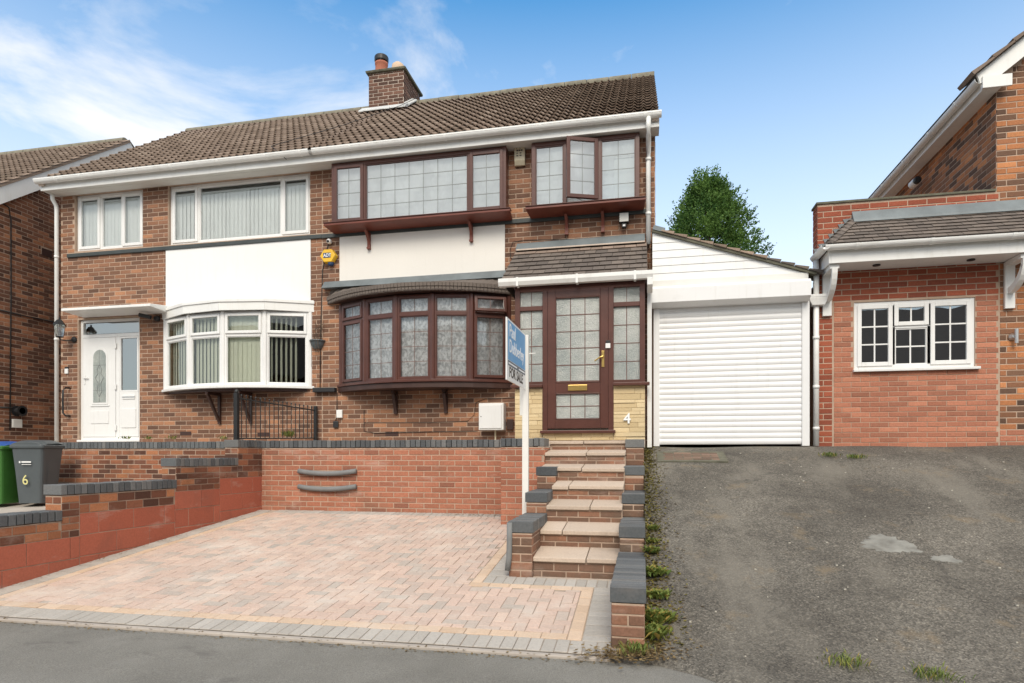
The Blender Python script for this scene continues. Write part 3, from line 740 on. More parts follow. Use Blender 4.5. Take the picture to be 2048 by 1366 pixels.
# ================================================================== garden walls
def coping(pc, F, u0, u1, v, mat, parent, depth=.215, h=.103, pitch=.075, front_n=.012):
    """blue bricks on edge across the wall top: each is one piece seen on face and top"""
    n = max(1, round((u1 - u0) / pitch)); st = (u1 - u0) / n
    for k in range(n):
        dn = random.uniform(-.003, .003); dv = random.uniform(-.003, .003)
        blk.append((F, u0 + k * st + .004, u0 + (k + 1) * st - .004, v + dv, v + h + dv, front_n + dn, front_n - depth + dn, mat, parent))
blk = []
BLK_N = {}
def flush_blocks():
    """whole chamfered blocks seen from several sides"""
    for (F, u0, u1, v0, v1, n1, n0, mat, parent) in blk:
        L, H, D = u1 - u0, v1 - v0, n1 - n0
        key = (mat, round(L, 3), round(H, 3), round(D, 3))
        if key not in BLK_N:
            BLK_N[key] = []
            for i in range(10):
                tone = ((i + .5) / 10, random.random(), random.random()); c = .004; mb = MB()
                P = [(0, 0, 0), (L, 0, 0), (L, H, 0), (0, H, 0), (0, 0, D), (L, 0, D), (L, H, D), (0, H, D)]
                mb.hexa([P[0], P[1], P[2], P[3], P[4], P[5], P[6], P[7]], tone)
                me = mb.mesh('coping_brick', mat)
                import bmesh
                bm = bmesh.new(); bm.from_mesh(me); bmesh.ops.remove_doubles(bm, verts=bm.verts, dist=1e-6)
                bmesh.ops.bevel(bm, geom=bm.edges[:], offset=c, segments=1, affect='EDGES'); bmesh.ops.recalc_face_normals(bm, faces=bm.faces); bm.to_mesh(me); bm.free()
                lay = me.attributes.get('tone')
                if lay is None: lay = me.attributes.new('tone', 'FLOAT_COLOR', 'FACE')
                lay.data.foreach_set('color', [x for _ in me.polygons for x in (*tone, 1)])
                BLK_N[key].append(me)
        o = bpy.data.objects.new('coping_brick', random.choice(BLK_N[key])); COL.objects.link(o)
        M = Matrix((F.U, F.V, F.N)).transposed().to_4x4(); M.translation = F(u0, v0, n0); o.matrix_world = M; keep(o, parent)
    blk.clear()
FRONT = lambda Y: frame((0, Y, 0), (1, 0, 0), (0, -1, 0))
# --- retaining wall below no. 4
RW = empty('retaining_wall', (-3.6, 8.4, .6), 'long orange brick retaining wall with grey foam bars behind the block paving', 'garden wall')
F = FRONT(8.32); mb = MB()
mb.box(-5.53, -1.75, 8.32, 8.53, .3, 1.5); mb.box(-1.745, -1.195, 7.7, 8.53, .3, 1.5)
core = part(mb, 'wall_core', 'mortar', RW)
pc = Pieces('brick'); lay_bricks(pc, F, -5.53, -1.77, .6 - .02, 1.5, [], 'brick_garden', core, phase=.05)
F2 = FRONT(7.7); lay_bricks(pc, F2, -1.75, -1.19, .5, 1.5, [], 'brick_orange', core, phase=.02)
Fs = frame((-1.745, 0, 0), (0, -1, 0), (-1, 0, 0)); lay_bricks(pc, Fs, -8.32, -7.7, .5, 1.5, [], 'brick_orange', core)
Fs2 = frame((-1.195, 0, 0), (0, 1, 0), (1, 0, 0)); lay_bricks(pc, Fs2, 7.7, 8.5, .5, 1.5, [], 'brick_orange', core)
pc.flush(core)
coping(None, F, -5.53, -1.76, 1.508, 'brick_blue', core); coping(None, F2, -1.755, -1.19, 1.508, 'brick_blue', core, depth=.4)
# --- retaining wall in front of no. 6
RW6 = empty('retaining_wall', (-7.6, 8.6, .6), 'weathered brown brick retaining wall behind the wheelie bins below the white door', 'garden wall')
F = FRONT(8.6); mb = MB(); mb.box(-10.4, -5.75, 8.6, 8.8, .3, 1.5); core = part(mb, 'wall_core', 'mortar_dark', RW6)
pc = Pieces('brick'); lay_bricks(pc, F, -10.4, -5.75, .58, 1.5, [], 'brick_old_garden', core); pc.flush(core); coping(None, F, -10.4, -5.75, 1.505, 'brick_blue', core)
# --- stepped dividing wall
DW = empty('dividing_wall', (-5.7, 6.0, .2), 'stepped dividing wall with red painted blocks and blue brick caps', 'garden wall')
Ud = Vector((.0647, .9979, 0)).normalized(); F = frame((-5.762, 4.655, 0), Ud, Vector((Ud.y, -Ud.x, 0)))
secs = [(-2.4, .59, .735, .565), (.59, 2.06, .99, .82), (2.06, 3.165, 1.25, .97), (3.165, 3.71, 1.505, 1.10)]
mb = MB()
for (u0, u1, vt, vb) in secs: mb.fbox(F, u0, u1 - .002, -.1, vt, -.215, -.002)
core = part(mb, 'wall_core', 'mortar_dark', DW)
pb = Pieces('block'); pc = Pieces('brick')
bt = [(-2.4, .785, .565), (.785, 2.04, .80), (2.04, 2.81, .955), (2.81, 3.71, 1.09)]
for i, (u0, u1, vt) in enumerate(bt):
    v = vt; k = 0
    while v > -.05:
        c = (.225 if k < 2 else .2); off = (.22 if (k + i) % 2 else 0)
        u = u0 - .44 + off
        while u < u1:
            a, b_ = max(u, u0), min(u + .44, u1)
            if b_ - a > .03: pb.add(F, a, b_ - .006, v - c, v - .008, .002 + random.uniform(0, .004), .004, 'block_red_paint', core)
            u += .44
        v -= c; k += 1
for i, (u0, u1, vt, _) in enumerate(secs):
    for (a, b_, bv) in bt:
        lo, hi = max(u0, a), min(u1, b_)
        if hi - lo > .05:
            v = bv; n = max(1, round((vt - bv) / .077)); cs_ = (vt - bv) / n
            lay_bricks(pc, F, lo, hi, bv, vt, [], 'brick_old_garden', core, course=cs_, d=.006)
    # end face towards the road
    Fe = frame(F(u0, 0, 0), F.N, -F.U)
    lay_bricks(pc, Fe, -.215, 0, (secs[i - 1][2] + .1 if i else 0), vt, [], 'brick_old_garden', core, d=.004)
    coping(None, F, u0 - .02, u1, vt + .006, 'brick_blue', core, depth=.235)
pb.flush(core); pc.flush(core)
# --- steps
ST = empty('garden_steps', (-.6, 6.9, .3), 'flight of seven slab topped brick steps rising to the porch', 'steps')
q = [.1654, .1210, .0817, .0495, .0208, -.0036, -.0224]
TY = [5.65 + .408 * k for k in range(7)]; TZ = [1.4 - q[k] * TY[k] for k in range(7)]
core = None; mb = MB(); pc = Pieces('brick')
for k in range(7):
    z0 = (pav_z(TY[0]) - .02) if k == 0 else TZ[k - 1] + .045
    xl_, xr_ = (-.985 if k < 4 else -1.19), -.2
    mb.box(xl_, xr_, TY[k] + .03, (TY[k] + .45) if k < 6 else 8.5, z0 - .3 if k else .1, TZ[k] - .042)
core = part(mb, 'step_core', 'mortar_dark', ST)
for k in range(7):
    z0 = (pav_z(TY[0]) - .02) if k == 0 else TZ[k - 1] + .03
    xl_, xr_ = (-.985 if k < 4 else -1.19), -.2
    lay_bricks(pc, FRONT(TY[k] + .03), xl_, xr_, z0, TZ[k] - .045, [], 'brick_step', core, course=max(.06, (TZ[k] - .045 - z0) / 2), d=.005, phase=.07 * k)
    Ye = TY[k + 1] + .035 if k < 6 else 8.5
    split = xl_ + (.62, .28, .58, .24, .5, .52, .45)[k] * (xr_ - xl_)
    for (a, b_) in ((xl_ + .002, split - .004), (split + .004, xr_ - .002)):
        m2 = MB(); dz = random.uniform(-.004, .004); tone = (random.random(), random.random(), .5); rise = .042 if k < 6 else 0
        m2.hexa([(a, TY[k], TZ[k] - .04 + dz), (b_, TY[k], TZ[k] - .04 + dz), (b_, Ye, TZ[k] - .04 + rise), (a, Ye, TZ[k] - .04 + rise), (a, TY[k], TZ[k] + dz), (b_, TY[k], TZ[k] + dz), (b_, Ye, TZ[k] + rise), (a, Ye, TZ[k] + rise)], tone)
        part(m2, 'tread_slab', 'slab', ST, bevel=.006)
pc.flush(core)
# --- step walls
def step_wall(name, label, x0, x1, secs, mat, face_left):
    E_ = empty(name, ((x0 + x1) / 2, secs[0][0], .2), label, 'garden wall'); mb = MB()
    for (ya, yb, zt) in secs: mb.box(x0, x1, ya, yb - .002, -.05, zt - .108)
    core = part(mb, 'wall_core', 'mortar', E_); pc = Pieces('brick'); zp = 0
    Fl = frame((x0, 0, 0), (0, -1, 0), (-1, 0, 0)); Fr = frame((x1, 0, 0), (0, 1, 0), (1, 0, 0))
    for i, (ya, yb, zt) in enumerate(secs):
        lay_bricks(pc, FRONT(ya), x0, x1 + .01, max(zp, .05), zt - .108, [], mat, core, phase=x0 + (.11 if i % 2 else 0))
        for Ff, a, b_ in ((Fl, -yb, -ya), (Fr, ya, yb)): lay_bricks(pc, Ff, a, b_, max(.05, zp - .3), zt - .108, [], mat, core)
        n = max(2, round((yb - ya) / .075)); st = (yb - ya) / n
        Fc = frame((x0 - .008, ya - .008, zt - .103), (1, 0, 0), (0, 0, 1), (0, 1, 0))
        for k in range(n): blk.append((Fc, -.004 + random.uniform(-.003, .003), (x1 - x0) + .02, k * st + .003, (k + 1) * st - .003, .103 + random.uniform(-.002, .002), 0, 'brick_blue', core))
        zp = zt
    pc.flush(core); flush_blocks(); return E_
flush_blocks()
step_wall('step_wall', 'stepped wall with blue brick caps right of the steps beside the weedy drive', -.2, .012, [(4.2, 5.75, .526), (5.75, 6.65, .754), (6.65, 7.35, .993), (7.35, 8.0, 1.27), (8.0, 8.46, 1.597)], 'brick_step', True)
step_wall('step_wall', 'low stepped wall with blue brick caps left of the steps beside the sign post', -1.2, -.988, [(5.63, 6.5, .79), (6.5, 7.2, 1.005), (7.2, 7.69, 1.262)], 'brick_step', True)

# --- terraces behind the walls
mb = MB(); mb.box(-5.4, -.2, 8.5, 9.6, 1.2, 1.555); struct(mb.build('terrace', 'concrete'))
mb = MB(); mb.box(-12.8, -5.5, 8.75, 9.6, 1.0, 1.55); struct(mb.build('terrace', 'concrete'))
mb = MB(); mb.poly([(-16, 3.9, .35), (wall_x(3.9) - .2, 3.9, .35), (wall_x(8.7) - .2, 8.7, .66), (-16, 8.7, .66)]); struct(mb.build('path', 'concrete'))
mb = MB(); mb.box(-11.6, -10.39, 9.6, 17, 1.2, 1.5); struct(mb.build('path', 'concrete'))


# ================================================================== the pair of semis
FY = 9.5; ZS = 6.115; F0 = FRONT(FY)
XA, XM, XB = -10.39, -5.185, .181
RID_Y, RID_Z, EAV_Y, EAV_Z = 12.9, 9.0, 9.155, 6.225
TANP = (RID_Z - EAV_Z) / (RID_Y - EAV_Y); SLOPE = math.hypot(RID_Y - EAV_Y, RID_Z - EAV_Z)
def house_shell(E_, x0, x1, holes, mortar, side):
    mb = MB(); wall_face(mb, F0, x0, x1, 1.2, ZS, holes, .14)
    zt = RID_Z - .05; ez = EAV_Z - .08
    for x in ((x0,) if side < 0 else (x1,)):
        mb.poly([(x, FY, 1.2), (x, 16.3, 1.2), (x, 16.3, ez + .2), (x, RID_Y, zt), (x, FY, ez + .2)])
    mb.quad((x0, 16.3, 1.2), (x1, 16.3, 1.2), (x1, 16.3, ZS), (x0, 16.3, ZS))
    wl = part(mb, 'wall', mortar, E_)
    mb = MB(); i = .16
    for z in (1.62, 4.02): mb.box(x0 + i, x1 - i, FY + .15, 13.0, z - .1, z)
    mb.box(x0 + i, x1 - i, FY + .15, 13.0, ZS + .02, ZS + .08); mb.box(x0 + i, x1 - i, 13.0, 13.1, 1.5, ZS)
    mb.box(x0 + .02, x0 + i, FY + .15, 13, 1.5, ZS); mb.box(x1 - i, x1 - .02, FY + .15, 13, 1.5, ZS)
    xm = x0 + (x1 - x0) * (.36 if side < 0 else .57); mb.box(xm - .05, xm + .05, FY + .16, 13, 1.6, ZS)
    part(mb, 'room', 'room_wall', E_)
    return wl
def main_roof(E_, x0, x1, side):
    mb = MB()
    mb.quad((x0, EAV_Y, EAV_Z - .02), (x1, EAV_Y, EAV_Z - .02), (x1, RID_Y, RID_Z - .02), (x0, RID_Y, RID_Z - .02))
    mb.quad((x0, RID_Y, RID_Z - .0), (x1, RID_Y, RID_Z - .0), (x1, 16.7, EAV_Z - .02), (x0, 16.7, EAV_Z - .02))
    rf = part(mb, 'roof', 'tile_brown' if False else 'ridge_grey', E_)
    F = frame((x0, EAV_Y, EAV_Z), (1, 0, 0), (0, -TANP, 1), (0, 1, TANP))
    lay_tiles(F, x1 - x0, 17, SLOPE / 17, .271, 'tile_brown', rf, rf, th=.03)
    # ridge tiles
    n = round((x1 - x0) / .45); st = (x1 - x0) / n
    for k in range(n):
        mb = MB(); pr = [(.115 * math.sin(a) - .0, .115 * math.cos(a)) for a in [R(-100 + 200 * i / 8) for i in range(9)]]
        prof = [(v, n_) for (n_, v) in pr]
        Fr = frame((x0, RID_Y, RID_Z - .015 + random.uniform(-.004, .004)), (1, 0, 0), (0, -1, 0))
        mb.extrude([(v, n_) for (v, n_) in prof], Fr, k * st + .004, (k + 1) * st - .004 + .0); part(mb, 'ridge_tile', 'ridge_grey', rf, bevel=.008)
    # verge: mortar bedding and undercloak along the gable end
    xe = x0 if side < 0 else x1
    mb = MB(); Fv = frame((xe, EAV_Y, EAV_Z - .03), (0, 1, TANP), (1 if side > 0 else -1, 0, 0), (0, -TANP, 1))
    mb.fbox(Fv, 0, SLOPE, -.03, .035, -.1, -.004); part(mb, 'verge', 'mortar_pale', rf)
    return rf
def eaves(E_, x0, x1, joints):
    mb = MB(); mb.box(x0, x1, 9.205, 9.225, ZS - .008, 6.285); mb.box(x0, x1, 9.2, 9.21, ZS - .012, ZS + .05); part(mb, 'fascia', 'gutter_white', E_, bevel=.003)
    so = None; n = max(1, int((x1 - x0) / 1.6))
    mb = MB(); 
    for k in range(3): mb.box(x0, x1, 9.222 + k * .093, 9.222 + (k + 1) * .093 - .004, ZS - (.002 if k % 2 else .0), ZS + .012)
    part(mb, 'soffit', 'soffit', E_)
    # half-round gutter with an open top
    mb = MB(); pr = []
    for i in range(11): a = R(180 + 18 * i); pr.append((6.262 + .062 * math.sin(a), .0 + .058 * math.cos(a)))
    for i in range(10, -1, -1): a = R(180 + 18 * i); pr.append((6.262 + .057 * math.sin(a), .0 + .053 * math.cos(a)))
    Fg = frame((0, 9.14, 0), (1, 0, 0), (0, -1, 0)); mb.extrude(pr, Fg, x0 - .03, x1 + .03)
    g = part(mb, 'gutter', 'gutter_white', E_, bevel=.002)
    mb = MB(); mb.box(x0 - .03, x1 + .03, 9.079, 9.09, 6.255, 6.278); part(mb, 'gutter_lip', 'gutter_white', g)
    for px in joints:
        x = ax(px, 9.1); mb = MB(); pr = [(6.262 + .069 * math.sin(R(175 + 19 * i)), .065 * math.cos(R(175 + 19 * i))) for i in range(11)] + [(6.262 + .06 * math.sin(R(365 - 19 * i)), .056 * math.cos(R(365 - 19 * i))) for i in range(11)]
        mb.extrude(pr, Fg, x - .018, x + .018); part(mb, 'gutter_clip', 'gutter_white', g)
def pipe(E_, pts, r, name='downpipe', mat='gutter_white', square=False, clips=()):
    mb = MB(); mb.tube(pts, r, 10); o = part(mb, name, mat, E_, smooth=True)
    for c in clips:
        m2 = MB(); m2.tube([(c[0], c[1], c[2] - .02), (c[0], c[1], c[2] + .02)], r * 1.18, 10); part(m2, 'pipe_clip', mat, o, smooth=True)
    return o
def cable(pts, parent, r=.005, name='cable', mat='cable_black'):
    mb = MB(); mb.tube(pts, r, 5); return part(mb, name, mat, parent, smooth=True)
def vent(E_, x, z, y=FY):
    mb = MB(); F = FRONT(y); mb.fbox(F, x - .11, x + .11, z, z + .065, -.01, .009)
    o = part(mb, 'air_brick', 'brown_dark', E_)
    return o

# ---------------------------------------------------------------- no. 6 (left)
H6 = empty('semi_detached_house', (-7.8, 9.5, 1.5), 'left half of the brick semi with white windows and white front door', 'house')
W1 = (-10.083, -8.646, 5.094, ZS); W2 = (-8.126, -5.412, 5.074, ZS); BW6 = (-8.10, -5.47, 2.56, 3.77); D6 = (-10.007, -8.718, 1.62, 3.85)
wl6 = house_shell(H6, XA, XM, [W1, W2, BW6, D6], 'mortar', -1)
PAN6 = (-8.168, -5.394, 3.60, 5.04)
pc = Pieces('brick')
lay_bricks(pc, F0, XA, XM, 1.55, ZS, [W1, W2, (-8.15, -5.42, 2.50, 3.80), (D6[0] - .01, D6[1] + .01, 1.5, D6[3]), PAN6, (-10.25, XM, 4.975, 5.05)], 'brick_brown', wl6)
pc.flush(wl6)
main_roof(H6, -10.5, XM, -1); eaves(H6, -10.5, XM, (110, 160, 340, 435, 530, 600))
mb = MB(); mb.fbox(F0, PAN6[0], PAN6[1], 3.70, 4.985, -.05, .016); part(mb, 'render_panel', 'render_white', H6)
mb = MB(); mb.fbox(F0, -10.23, XM, 4.982, 5.048, -.03, .035); part(mb, 'sill_band', 'dark_band', H6, bevel=.006)
Fw = FRONT(FY + .05)
win = window(H6, Fw, W1[0] + .004, W1[1] - .004, W1[2], W1[3] - .004, [(0, .35, 0, 1, True), (.35, .67, 0, 1, False), (.67, 1, 0, 1, True)], 'white_plastic', glass='glass_clear')
vblind(FRONT(FY + .105), W1[0] + .05, W1[1] - .05, W1[2] + .03, W1[3] - .14, 0, win, 'blind_white', 4)
win = window(H6, Fw, W2[0] + .004, W2[1] - .004, W2[2], W2[3] - .004, [(0, .205, 0, 1, True), (.205, .80, 0, 1, False), (.80, 1, 0, 1, True)], 'white_plastic', glass='glass_clear')
vblind(FRONT(FY + .105), W2[0] + .05, W2[1] - .05, W2[2] + .03, W2[3] - .16, 0, win, 'blind_white', 9)
def arc(x0, x1, Y, n, p):
    ch = x1 - x0; Rr = (ch * ch / 4 + p * p) / (2 * p); h = math.asin(ch / 2 / Rr)
    return [Vector(((x0 + x1) / 2 + Rr * math.sin(-h + 2 * h * i / n), Y - (Rr * math.cos(-h + 2 * h * i / n) - (Rr - p)), 0)) for i in range(n + 1)]
def facet(p0, p1):
    U = (p1 - p0).normalized(); return frame(p0, U, Vector((U.y, -U.x, 0))), (p1 - p0).length
def slab(mb, pts, z0, z1, back):
    """flat piece bounded by a polyline in front and the line Y=back behind"""
    ring = [(p.x, p.y) for p in pts] + [(pts[-1].x, back), (pts[0].x, back)]
    n = len(ring); n0 = len(mb.v); mb.v += [(x, y, z0) for x, y in ring] + [(x, y, z1) for x, y in ring]
    mb.face(tuple(n0 + i for i in reversed(range(n)))); mb.face(tuple(n0 + n + i for i in range(n)))
    for i in range(n): j = (i + 1) % n; mb.face((n0 + i, n0 + j, n0 + n + j, n0 + n + i))
def bow(E_, x0, x1, n, p, zb, zt, tr, mat, grids, posts, opens=()):
    pts = arc(x0, x1, FY - .01, n, p); mb = MB()
    for i in range(n + 1):           # corner posts
        mb.tube([(pts[i].x, pts[i].y + .02, zb), (pts[i].x, pts[i].y + .02, zt)], posts, 8)
    bo = part(mb, 'bow_window', mat, E_)
    for i in range(n):
        F, L = facet(pts[i], pts[i + 1]); g = grids(i)
        window_under(bo, F, .018, L - .018, zb, zt, tr, mat, g, i)
    return bo, pts
def window_under(bo, F, u0, u1, zb, zt, tr, mat, g, i):
    fw = .045; zm = zb + (zt - zb) * tr; mb = MB(); rect_frame(mb, F, u0, u1, zb, zt, fw, -.05, 0); mb.fbox(F, u0 + fw, u1 - fw, zm - .03, zm + .03, -.05, -.001)
    part(mb, 'frame', mat, bo, bevel=.004)
    for k, (c, d) in enumerate(((zb + fw, zm - .03), (zm + .03, zt - fw))):
        cs = g['casement'](k); a, b_ = u0 + fw, u1 - fw; FF = F; lift = 0
        if cs:
            if g.get('tilt') and k == 1:       # top light propped open at the bottom
                ang = R(13); V = Vector((0, 0, 1)) * math.cos(ang) - F.N * math.sin(ang); Nn = F.U.cross(V)
                Q = F(0, d, .02); FF = frame(Q - V * d, F.U, Nn, V)
            elif g.get('ajar') and k == 0: pass
            mb = MB(); rect_frame(mb, FF, a - .014, b_ + .014, c - .014, d + .014, .045, -.025, .022); part(mb, 'casement', mat, bo, bevel=.005); ii, nn = .031, -.004
        else:
            mb = MB(); rect_frame(mb, FF, a, b_, c, d, .012, -.045, -.012); part(mb, 'glazing_bead', mat, bo); ii, nn = .012, -.03
        pane(FF, a + ii, b_ - ii, c + ii, d - ii, nn, bo, 'glass_clear')
        if g.get('grid'):
            came(FF, a + ii, b_ - ii, c + ii, d - ii, nn, 2, 4 if k == 0 else 1, bo, g['came'], .008)
b6, p6 = bow(H6, -8.18, -5.41, 4, .34, 2.545, 3.77, .69, 'white_plastic', lambda i: {'casement': (lambda k: k == 1)}, .045)
for i in range(4):
    F, L = facet(p6[i], p6[i + 1]); an = (12, 17, 8, 55)[i]
    vblind(F, .06, L - .05, 2.6, 3.70, -.10, b6, 'blind_green', an, open_=(lambda u: None if u > L * .68 else 58) if i == 3 else None)
mb = MB(); slab(mb, arc(-8.27, -5.33, FY, 8, .47), 2.500, 2.543, FY + .05); part(mb, 'sill', 'white_plastic', b6, bevel=.004)
mb = MB(); slab(mb, arc(-8.12, -5.45, FY, 8, .36), 2.455, 2.498, FY + .02); part(mb, 'sill_board', 'brown_dark', b6)
mb = MB(); slab(mb, arc(-8.12, -5.45, FY, 8, .3), 3.772, 3.79, FY + .3); part(mb, 'head_board', 'white_board', b6)
o6 = arc(-8.26, -5.33, FY, 4, .45)
for i in range(4):
    F, L = facet(o6[i], o6[i + 1]); mb = MB(); mb.fbox(F, .0, L - .003, 3.772, 3.905, -.03, 0); mb.fbox(F, -.004, L - .001, 3.905, 3.95, -.05, .018); part(mb, 'canopy_board', 'white_board', b6, bevel=.003)
mb = MB(); slab(mb, o6, 3.95, 3.965, FY + .02); part(mb, 'canopy_top', 'white_board', b6)
def wood_bracket(E_, x, zt, zb, reach, mat, y=FY, w_=.045):
    mb = MB(); mb.box(x - w_ / 2, x + w_ / 2, y - .05, y - .009, zb, zt); mb.box(x - w_ / 2, x + w_ / 2, y - reach, y - .05, zt - .045, zt)
    mb.hexa([(x - w_ * .45, y - .05, zb + .03), (x + w_ * .45, y - .05, zb + .03), (x + w_ * .45, y - .05, zb + .10), (x - w_ * .45, y - .05, zb + .10), (x - w_ * .45, y - reach + .01, zt - .06), (x + w_ * .45, y - reach + .01, zt - .06), (x + w_ * .45, y - reach + .07, zt - .046), (x - w_ * .45, y - reach + .07, zt - .046)])
    return part(mb, 'bracket', mat, E_, bevel=.003)
for px in (441, 503): wood_bracket(H6, ax(px, FY), 2.455, 1.93, .36, 'brown_dark')
# front door with sidelight
def front_door6():
    F = FRONT(FY + .045); x0, x1, z0, z1 = D6[0] + .004, D6[1] - .004, 1.672, D6[3] - .004
    mb = MB(); rect_frame(mb, F, x0, x1, z0, z1, .05, -.07, 0); xm = ax(231, FY); zt = az(230, 669, FY)
    mb.fbox(F, x0 + .05, x1 - .05, zt - .03, zt + .03, -.07, -.001); mb.fbox(F, xm - .035, xm + .035, z0 + .05, zt - .03, -.07, -.001)
    mb.fbox(F, x0 - .02, x1 + .02, z0 - .035, z0 + .0, -.05, .07)
    d = part(mb, 'front_door', 'white_plastic', H6, bevel=.004)
    pane(F, x0 + .06, x1 - .06, zt + .04, z1 - .06, -.03, d)
    lx0, lx1, lz0, lz1 = x0 + .055, xm - .04, z0 + .055, zt - .035
    mb = MB(); mb.fbox(F, lx0, lx1, lz0, lz1, -.045, .006)
    leaf = part(mb, 'door_leaf', 'white_plastic', d, bevel=.004)
    cx_ = (lx0 + lx1) / 2 + .02; hw = .135; gb, gt = lz0 + .62, lz1 - .22
    def arch(mb, hw_, b_, t_, n0, n1, mat=None):
        ring = [(-hw_, b_), (hw_, b_)] + [(hw_ * math.cos(R(a)), t_ - hw_ + hw_ * math.sin(R(a))) for a in range(0, 181, 15)]
        k = len(ring); n = len(mb.v)
        for nn in (n0, n1):
            for (u, v) in ring: mb.v.append(tuple(F(cx_ + u, v, nn)))
        mb.face(tuple(n + k + i for i in range(k)))
        for i in range(k): j = (i + 1) % k; mb.face((n + i, n + j, n + k + j, n + k + i))
    mb = MB(); arch(mb, hw + .035, gb - .035, gt + .035, 0, .016); part(mb, 'door_moulding', 'white_plastic', d, bevel=.003)
    mb = MB(); arch(mb, hw, gb, gt, .008, .019); part(mb, 'door_pane', 'glass_obscure', d)
    mb = MB()
    for (vv) in (gb + .22, gt - .28): mb.fbox(F, cx_ - hw, cx_ + hw, vv - .003, vv + .003, .019, .022)
    for sgn in (-1, 1):
        mb.tube([F(cx_ + sgn * .0, gb + .1, .022), F(cx_ + sgn * .05, gb + .2, .022), F(cx_ + sgn * .03, gb + .34, .022), F(cx_ + sgn * .09, gb + .45, .022), F(cx_ + sgn * .03, gb + .52, .022), F(cx_ + sgn * .05, gb + .6, .022), F(cx_, gb + .68, .022)], .004, 5)
    mb.fbox(F, cx_ - .002, cx_ + .002, gb, gt, .019, .0215)
    part(mb, 'lead_pattern', 'lead_came', d)
    mb = MB(); mb.fbox(F, cx_ - .19, cx_ + .19, lz0 + .24, lz0 + .47, .006, .016); part(mb, 'door_moulding', 'white_plastic', d, bevel=.006)
    mb = MB(); mb.fbox(F, cx_ - .2, cx_ + .2, lz0 + .55, lz0 + .575, .006, .02); part(mb, 'door_moulding', 'white_plastic', d, bevel=.004)
    for vz in (lz0 + .16, (lz0 + lz1) / 2, lz1 - .16): mb = MB(); mb.fbox(F, xm - .05, xm - .01, vz - .05, vz + .05, .006, .028); part(mb, 'hinge', 'white_plastic', d, bevel=.006)
    mb = MB(); mb.fbox(F, lx0 + .02, lx0 + .05, lz0 + .95, lz0 + 1.12, .006, .016); mb.fbox(F, lx0 + .03, lx0 + .13, lz0 + 1.06, lz0 + 1.08, .03, .045); part(mb, 'handle', 'white_plastic', d, bevel=.004)
    sx0, sx1 = xm + .04, x1 - .055; zs = az(255, 783, FY)
    mb = MB(); rect_frame(mb, F, sx0, sx1, zs, lz1, .03, -.05, .004); mb.fbox(F, sx0, sx1, lz0, zs - .0, -.05, .002); part(mb, 'sidelight', 'white_plastic', d, bevel=.003)
    pane(F, sx0 + .03, sx1 - .03, zs + .03, lz1 - .03, -.02, d)
    mb = MB(); mb.fbox(F, sx0 + .07, sx1 - .07, zs - .13, zs - .06, .003, .016); part(mb, 'letter_box', 'white_plastic', d, bevel=.004)
    mb = MB(); mb.fbox(F, sx0 + .07, sx1 - .07, zs - .105, zs - .085, .016, .018); part(mb, 'letter_flap', 'steel', d)
    mb = MB(); mb.fbox(F, sx0 + .05, sx1 - .05, lz0 + .16, zs - .3, .002, .014); part(mb, 'door_moulding', 'white_plastic', d, bevel=.008)
    mb = MB(); mb.fbox(F, x0 + .1, x1 - .1, z0 + .1, z0 + 2.1, -1.6, -1.55); part(mb, 'hall_wall', 'room_wall', d)
front_door6()
mb = MB(); x0, x1 = ax(124, FY - .44), ax(302, FY - .44)
mb.hexa([(x0, FY - .46, 3.90), (x1, FY - .46, 3.90), (x1, FY - .008, 3.88), (x0, FY - .008, 3.88), (x0, FY - .46, 3.945), (x1, FY - .46, 3.945), (x1, FY - .008, 4.005), (x0, FY - .008, 4.005)])
part(mb, 'door_canopy', 'white_board', H6, bevel=.006)
pipe(H6, [(-10.43, 9.36, 6.12), (-10.43, 9.37, 6.02), (-10.43, 9.44, 5.93), (-10.43, 9.45, 5.85), (-10.43, 9.45, 1.5)], .034, clips=[(-10.43, 9.45, 5.0), (-10.43, 9.45, 3.5)])
for px, py in ((372, 866), (527, 868)): vent(H6, ax(px, FY), az(px, py, FY) - .04)
cable([at(656, 490, Y=9.485), at(645, 540, Y=9.485), at(642, 640, Y=9.485), at(640, 775, Y=9.485)], H6, .007)

# ---------------------------------------------------------------- no. 4 (right)
H4 = empty('semi_detached_house', (-2.4, 9.5, 1.5), 'right half of the brick semi with brown framed windows and a porch', 'house')
YB = 9.30                                   # face of the upstairs box bays
X3a, X3b = ax(663, YB), ax(1012, YB); X4a, X4b = ax(1063, YB), ax(1279, YB)
O3 = (X3a + .06, X3b - .06, 5.09, ZS); O4 = (X4a + .06, X4b - .06, 5.09, ZS); BW4 = (-4.78, -2.12, 2.56, 3.87); DP = (-1.62, -.12, 1.6, 3.7)
wl4 = house_shell(H4, XM, XB, [O3, O4, BW4, DP], 'mortar', 1)
PAN4 = (-4.871, -2.092, 4.0, 5.02)
pc = Pieces('brick')
lay_bricks(pc, F0, XM, XB, 1.55, ZS, [(X3a + .03, X3b - .03, 5.0, 7), (X4a + .03, X4b - .03, 5.0, 7), (-4.83, -2.05, 2.46, 3.92), (-1.7, -.02, 1.5, 4.4), PAN4, (XM, XB - .06, 4.975, 5.05)], 'brick_brown', wl4)
Fs = frame((XB, 0, 0), (0, 1, 0), (1, 0, 0))
lay_bricks(pc, Fs, FY, 16.3, 1.55, 9.0, [], 'brick_brown', wl4, limit=lambda v: (FY, 16.3) if v < EAV_Z else (EAV_Y + (v - EAV_Z + .12) / TANP, 16.7 - (v - EAV_Z + .12) / TANP))
pc.flush(wl4)
main_roof(H4, XM, .236, 1); eaves(H4, XM, .236, (700, 800, 890, 1080, 1290))
mb = MB(); mb.fbox(F0, PAN4[0], PAN4[1], 4.02, 4.985, -.05, .016); part(mb, 'render_panel', 'render_cream', H4)
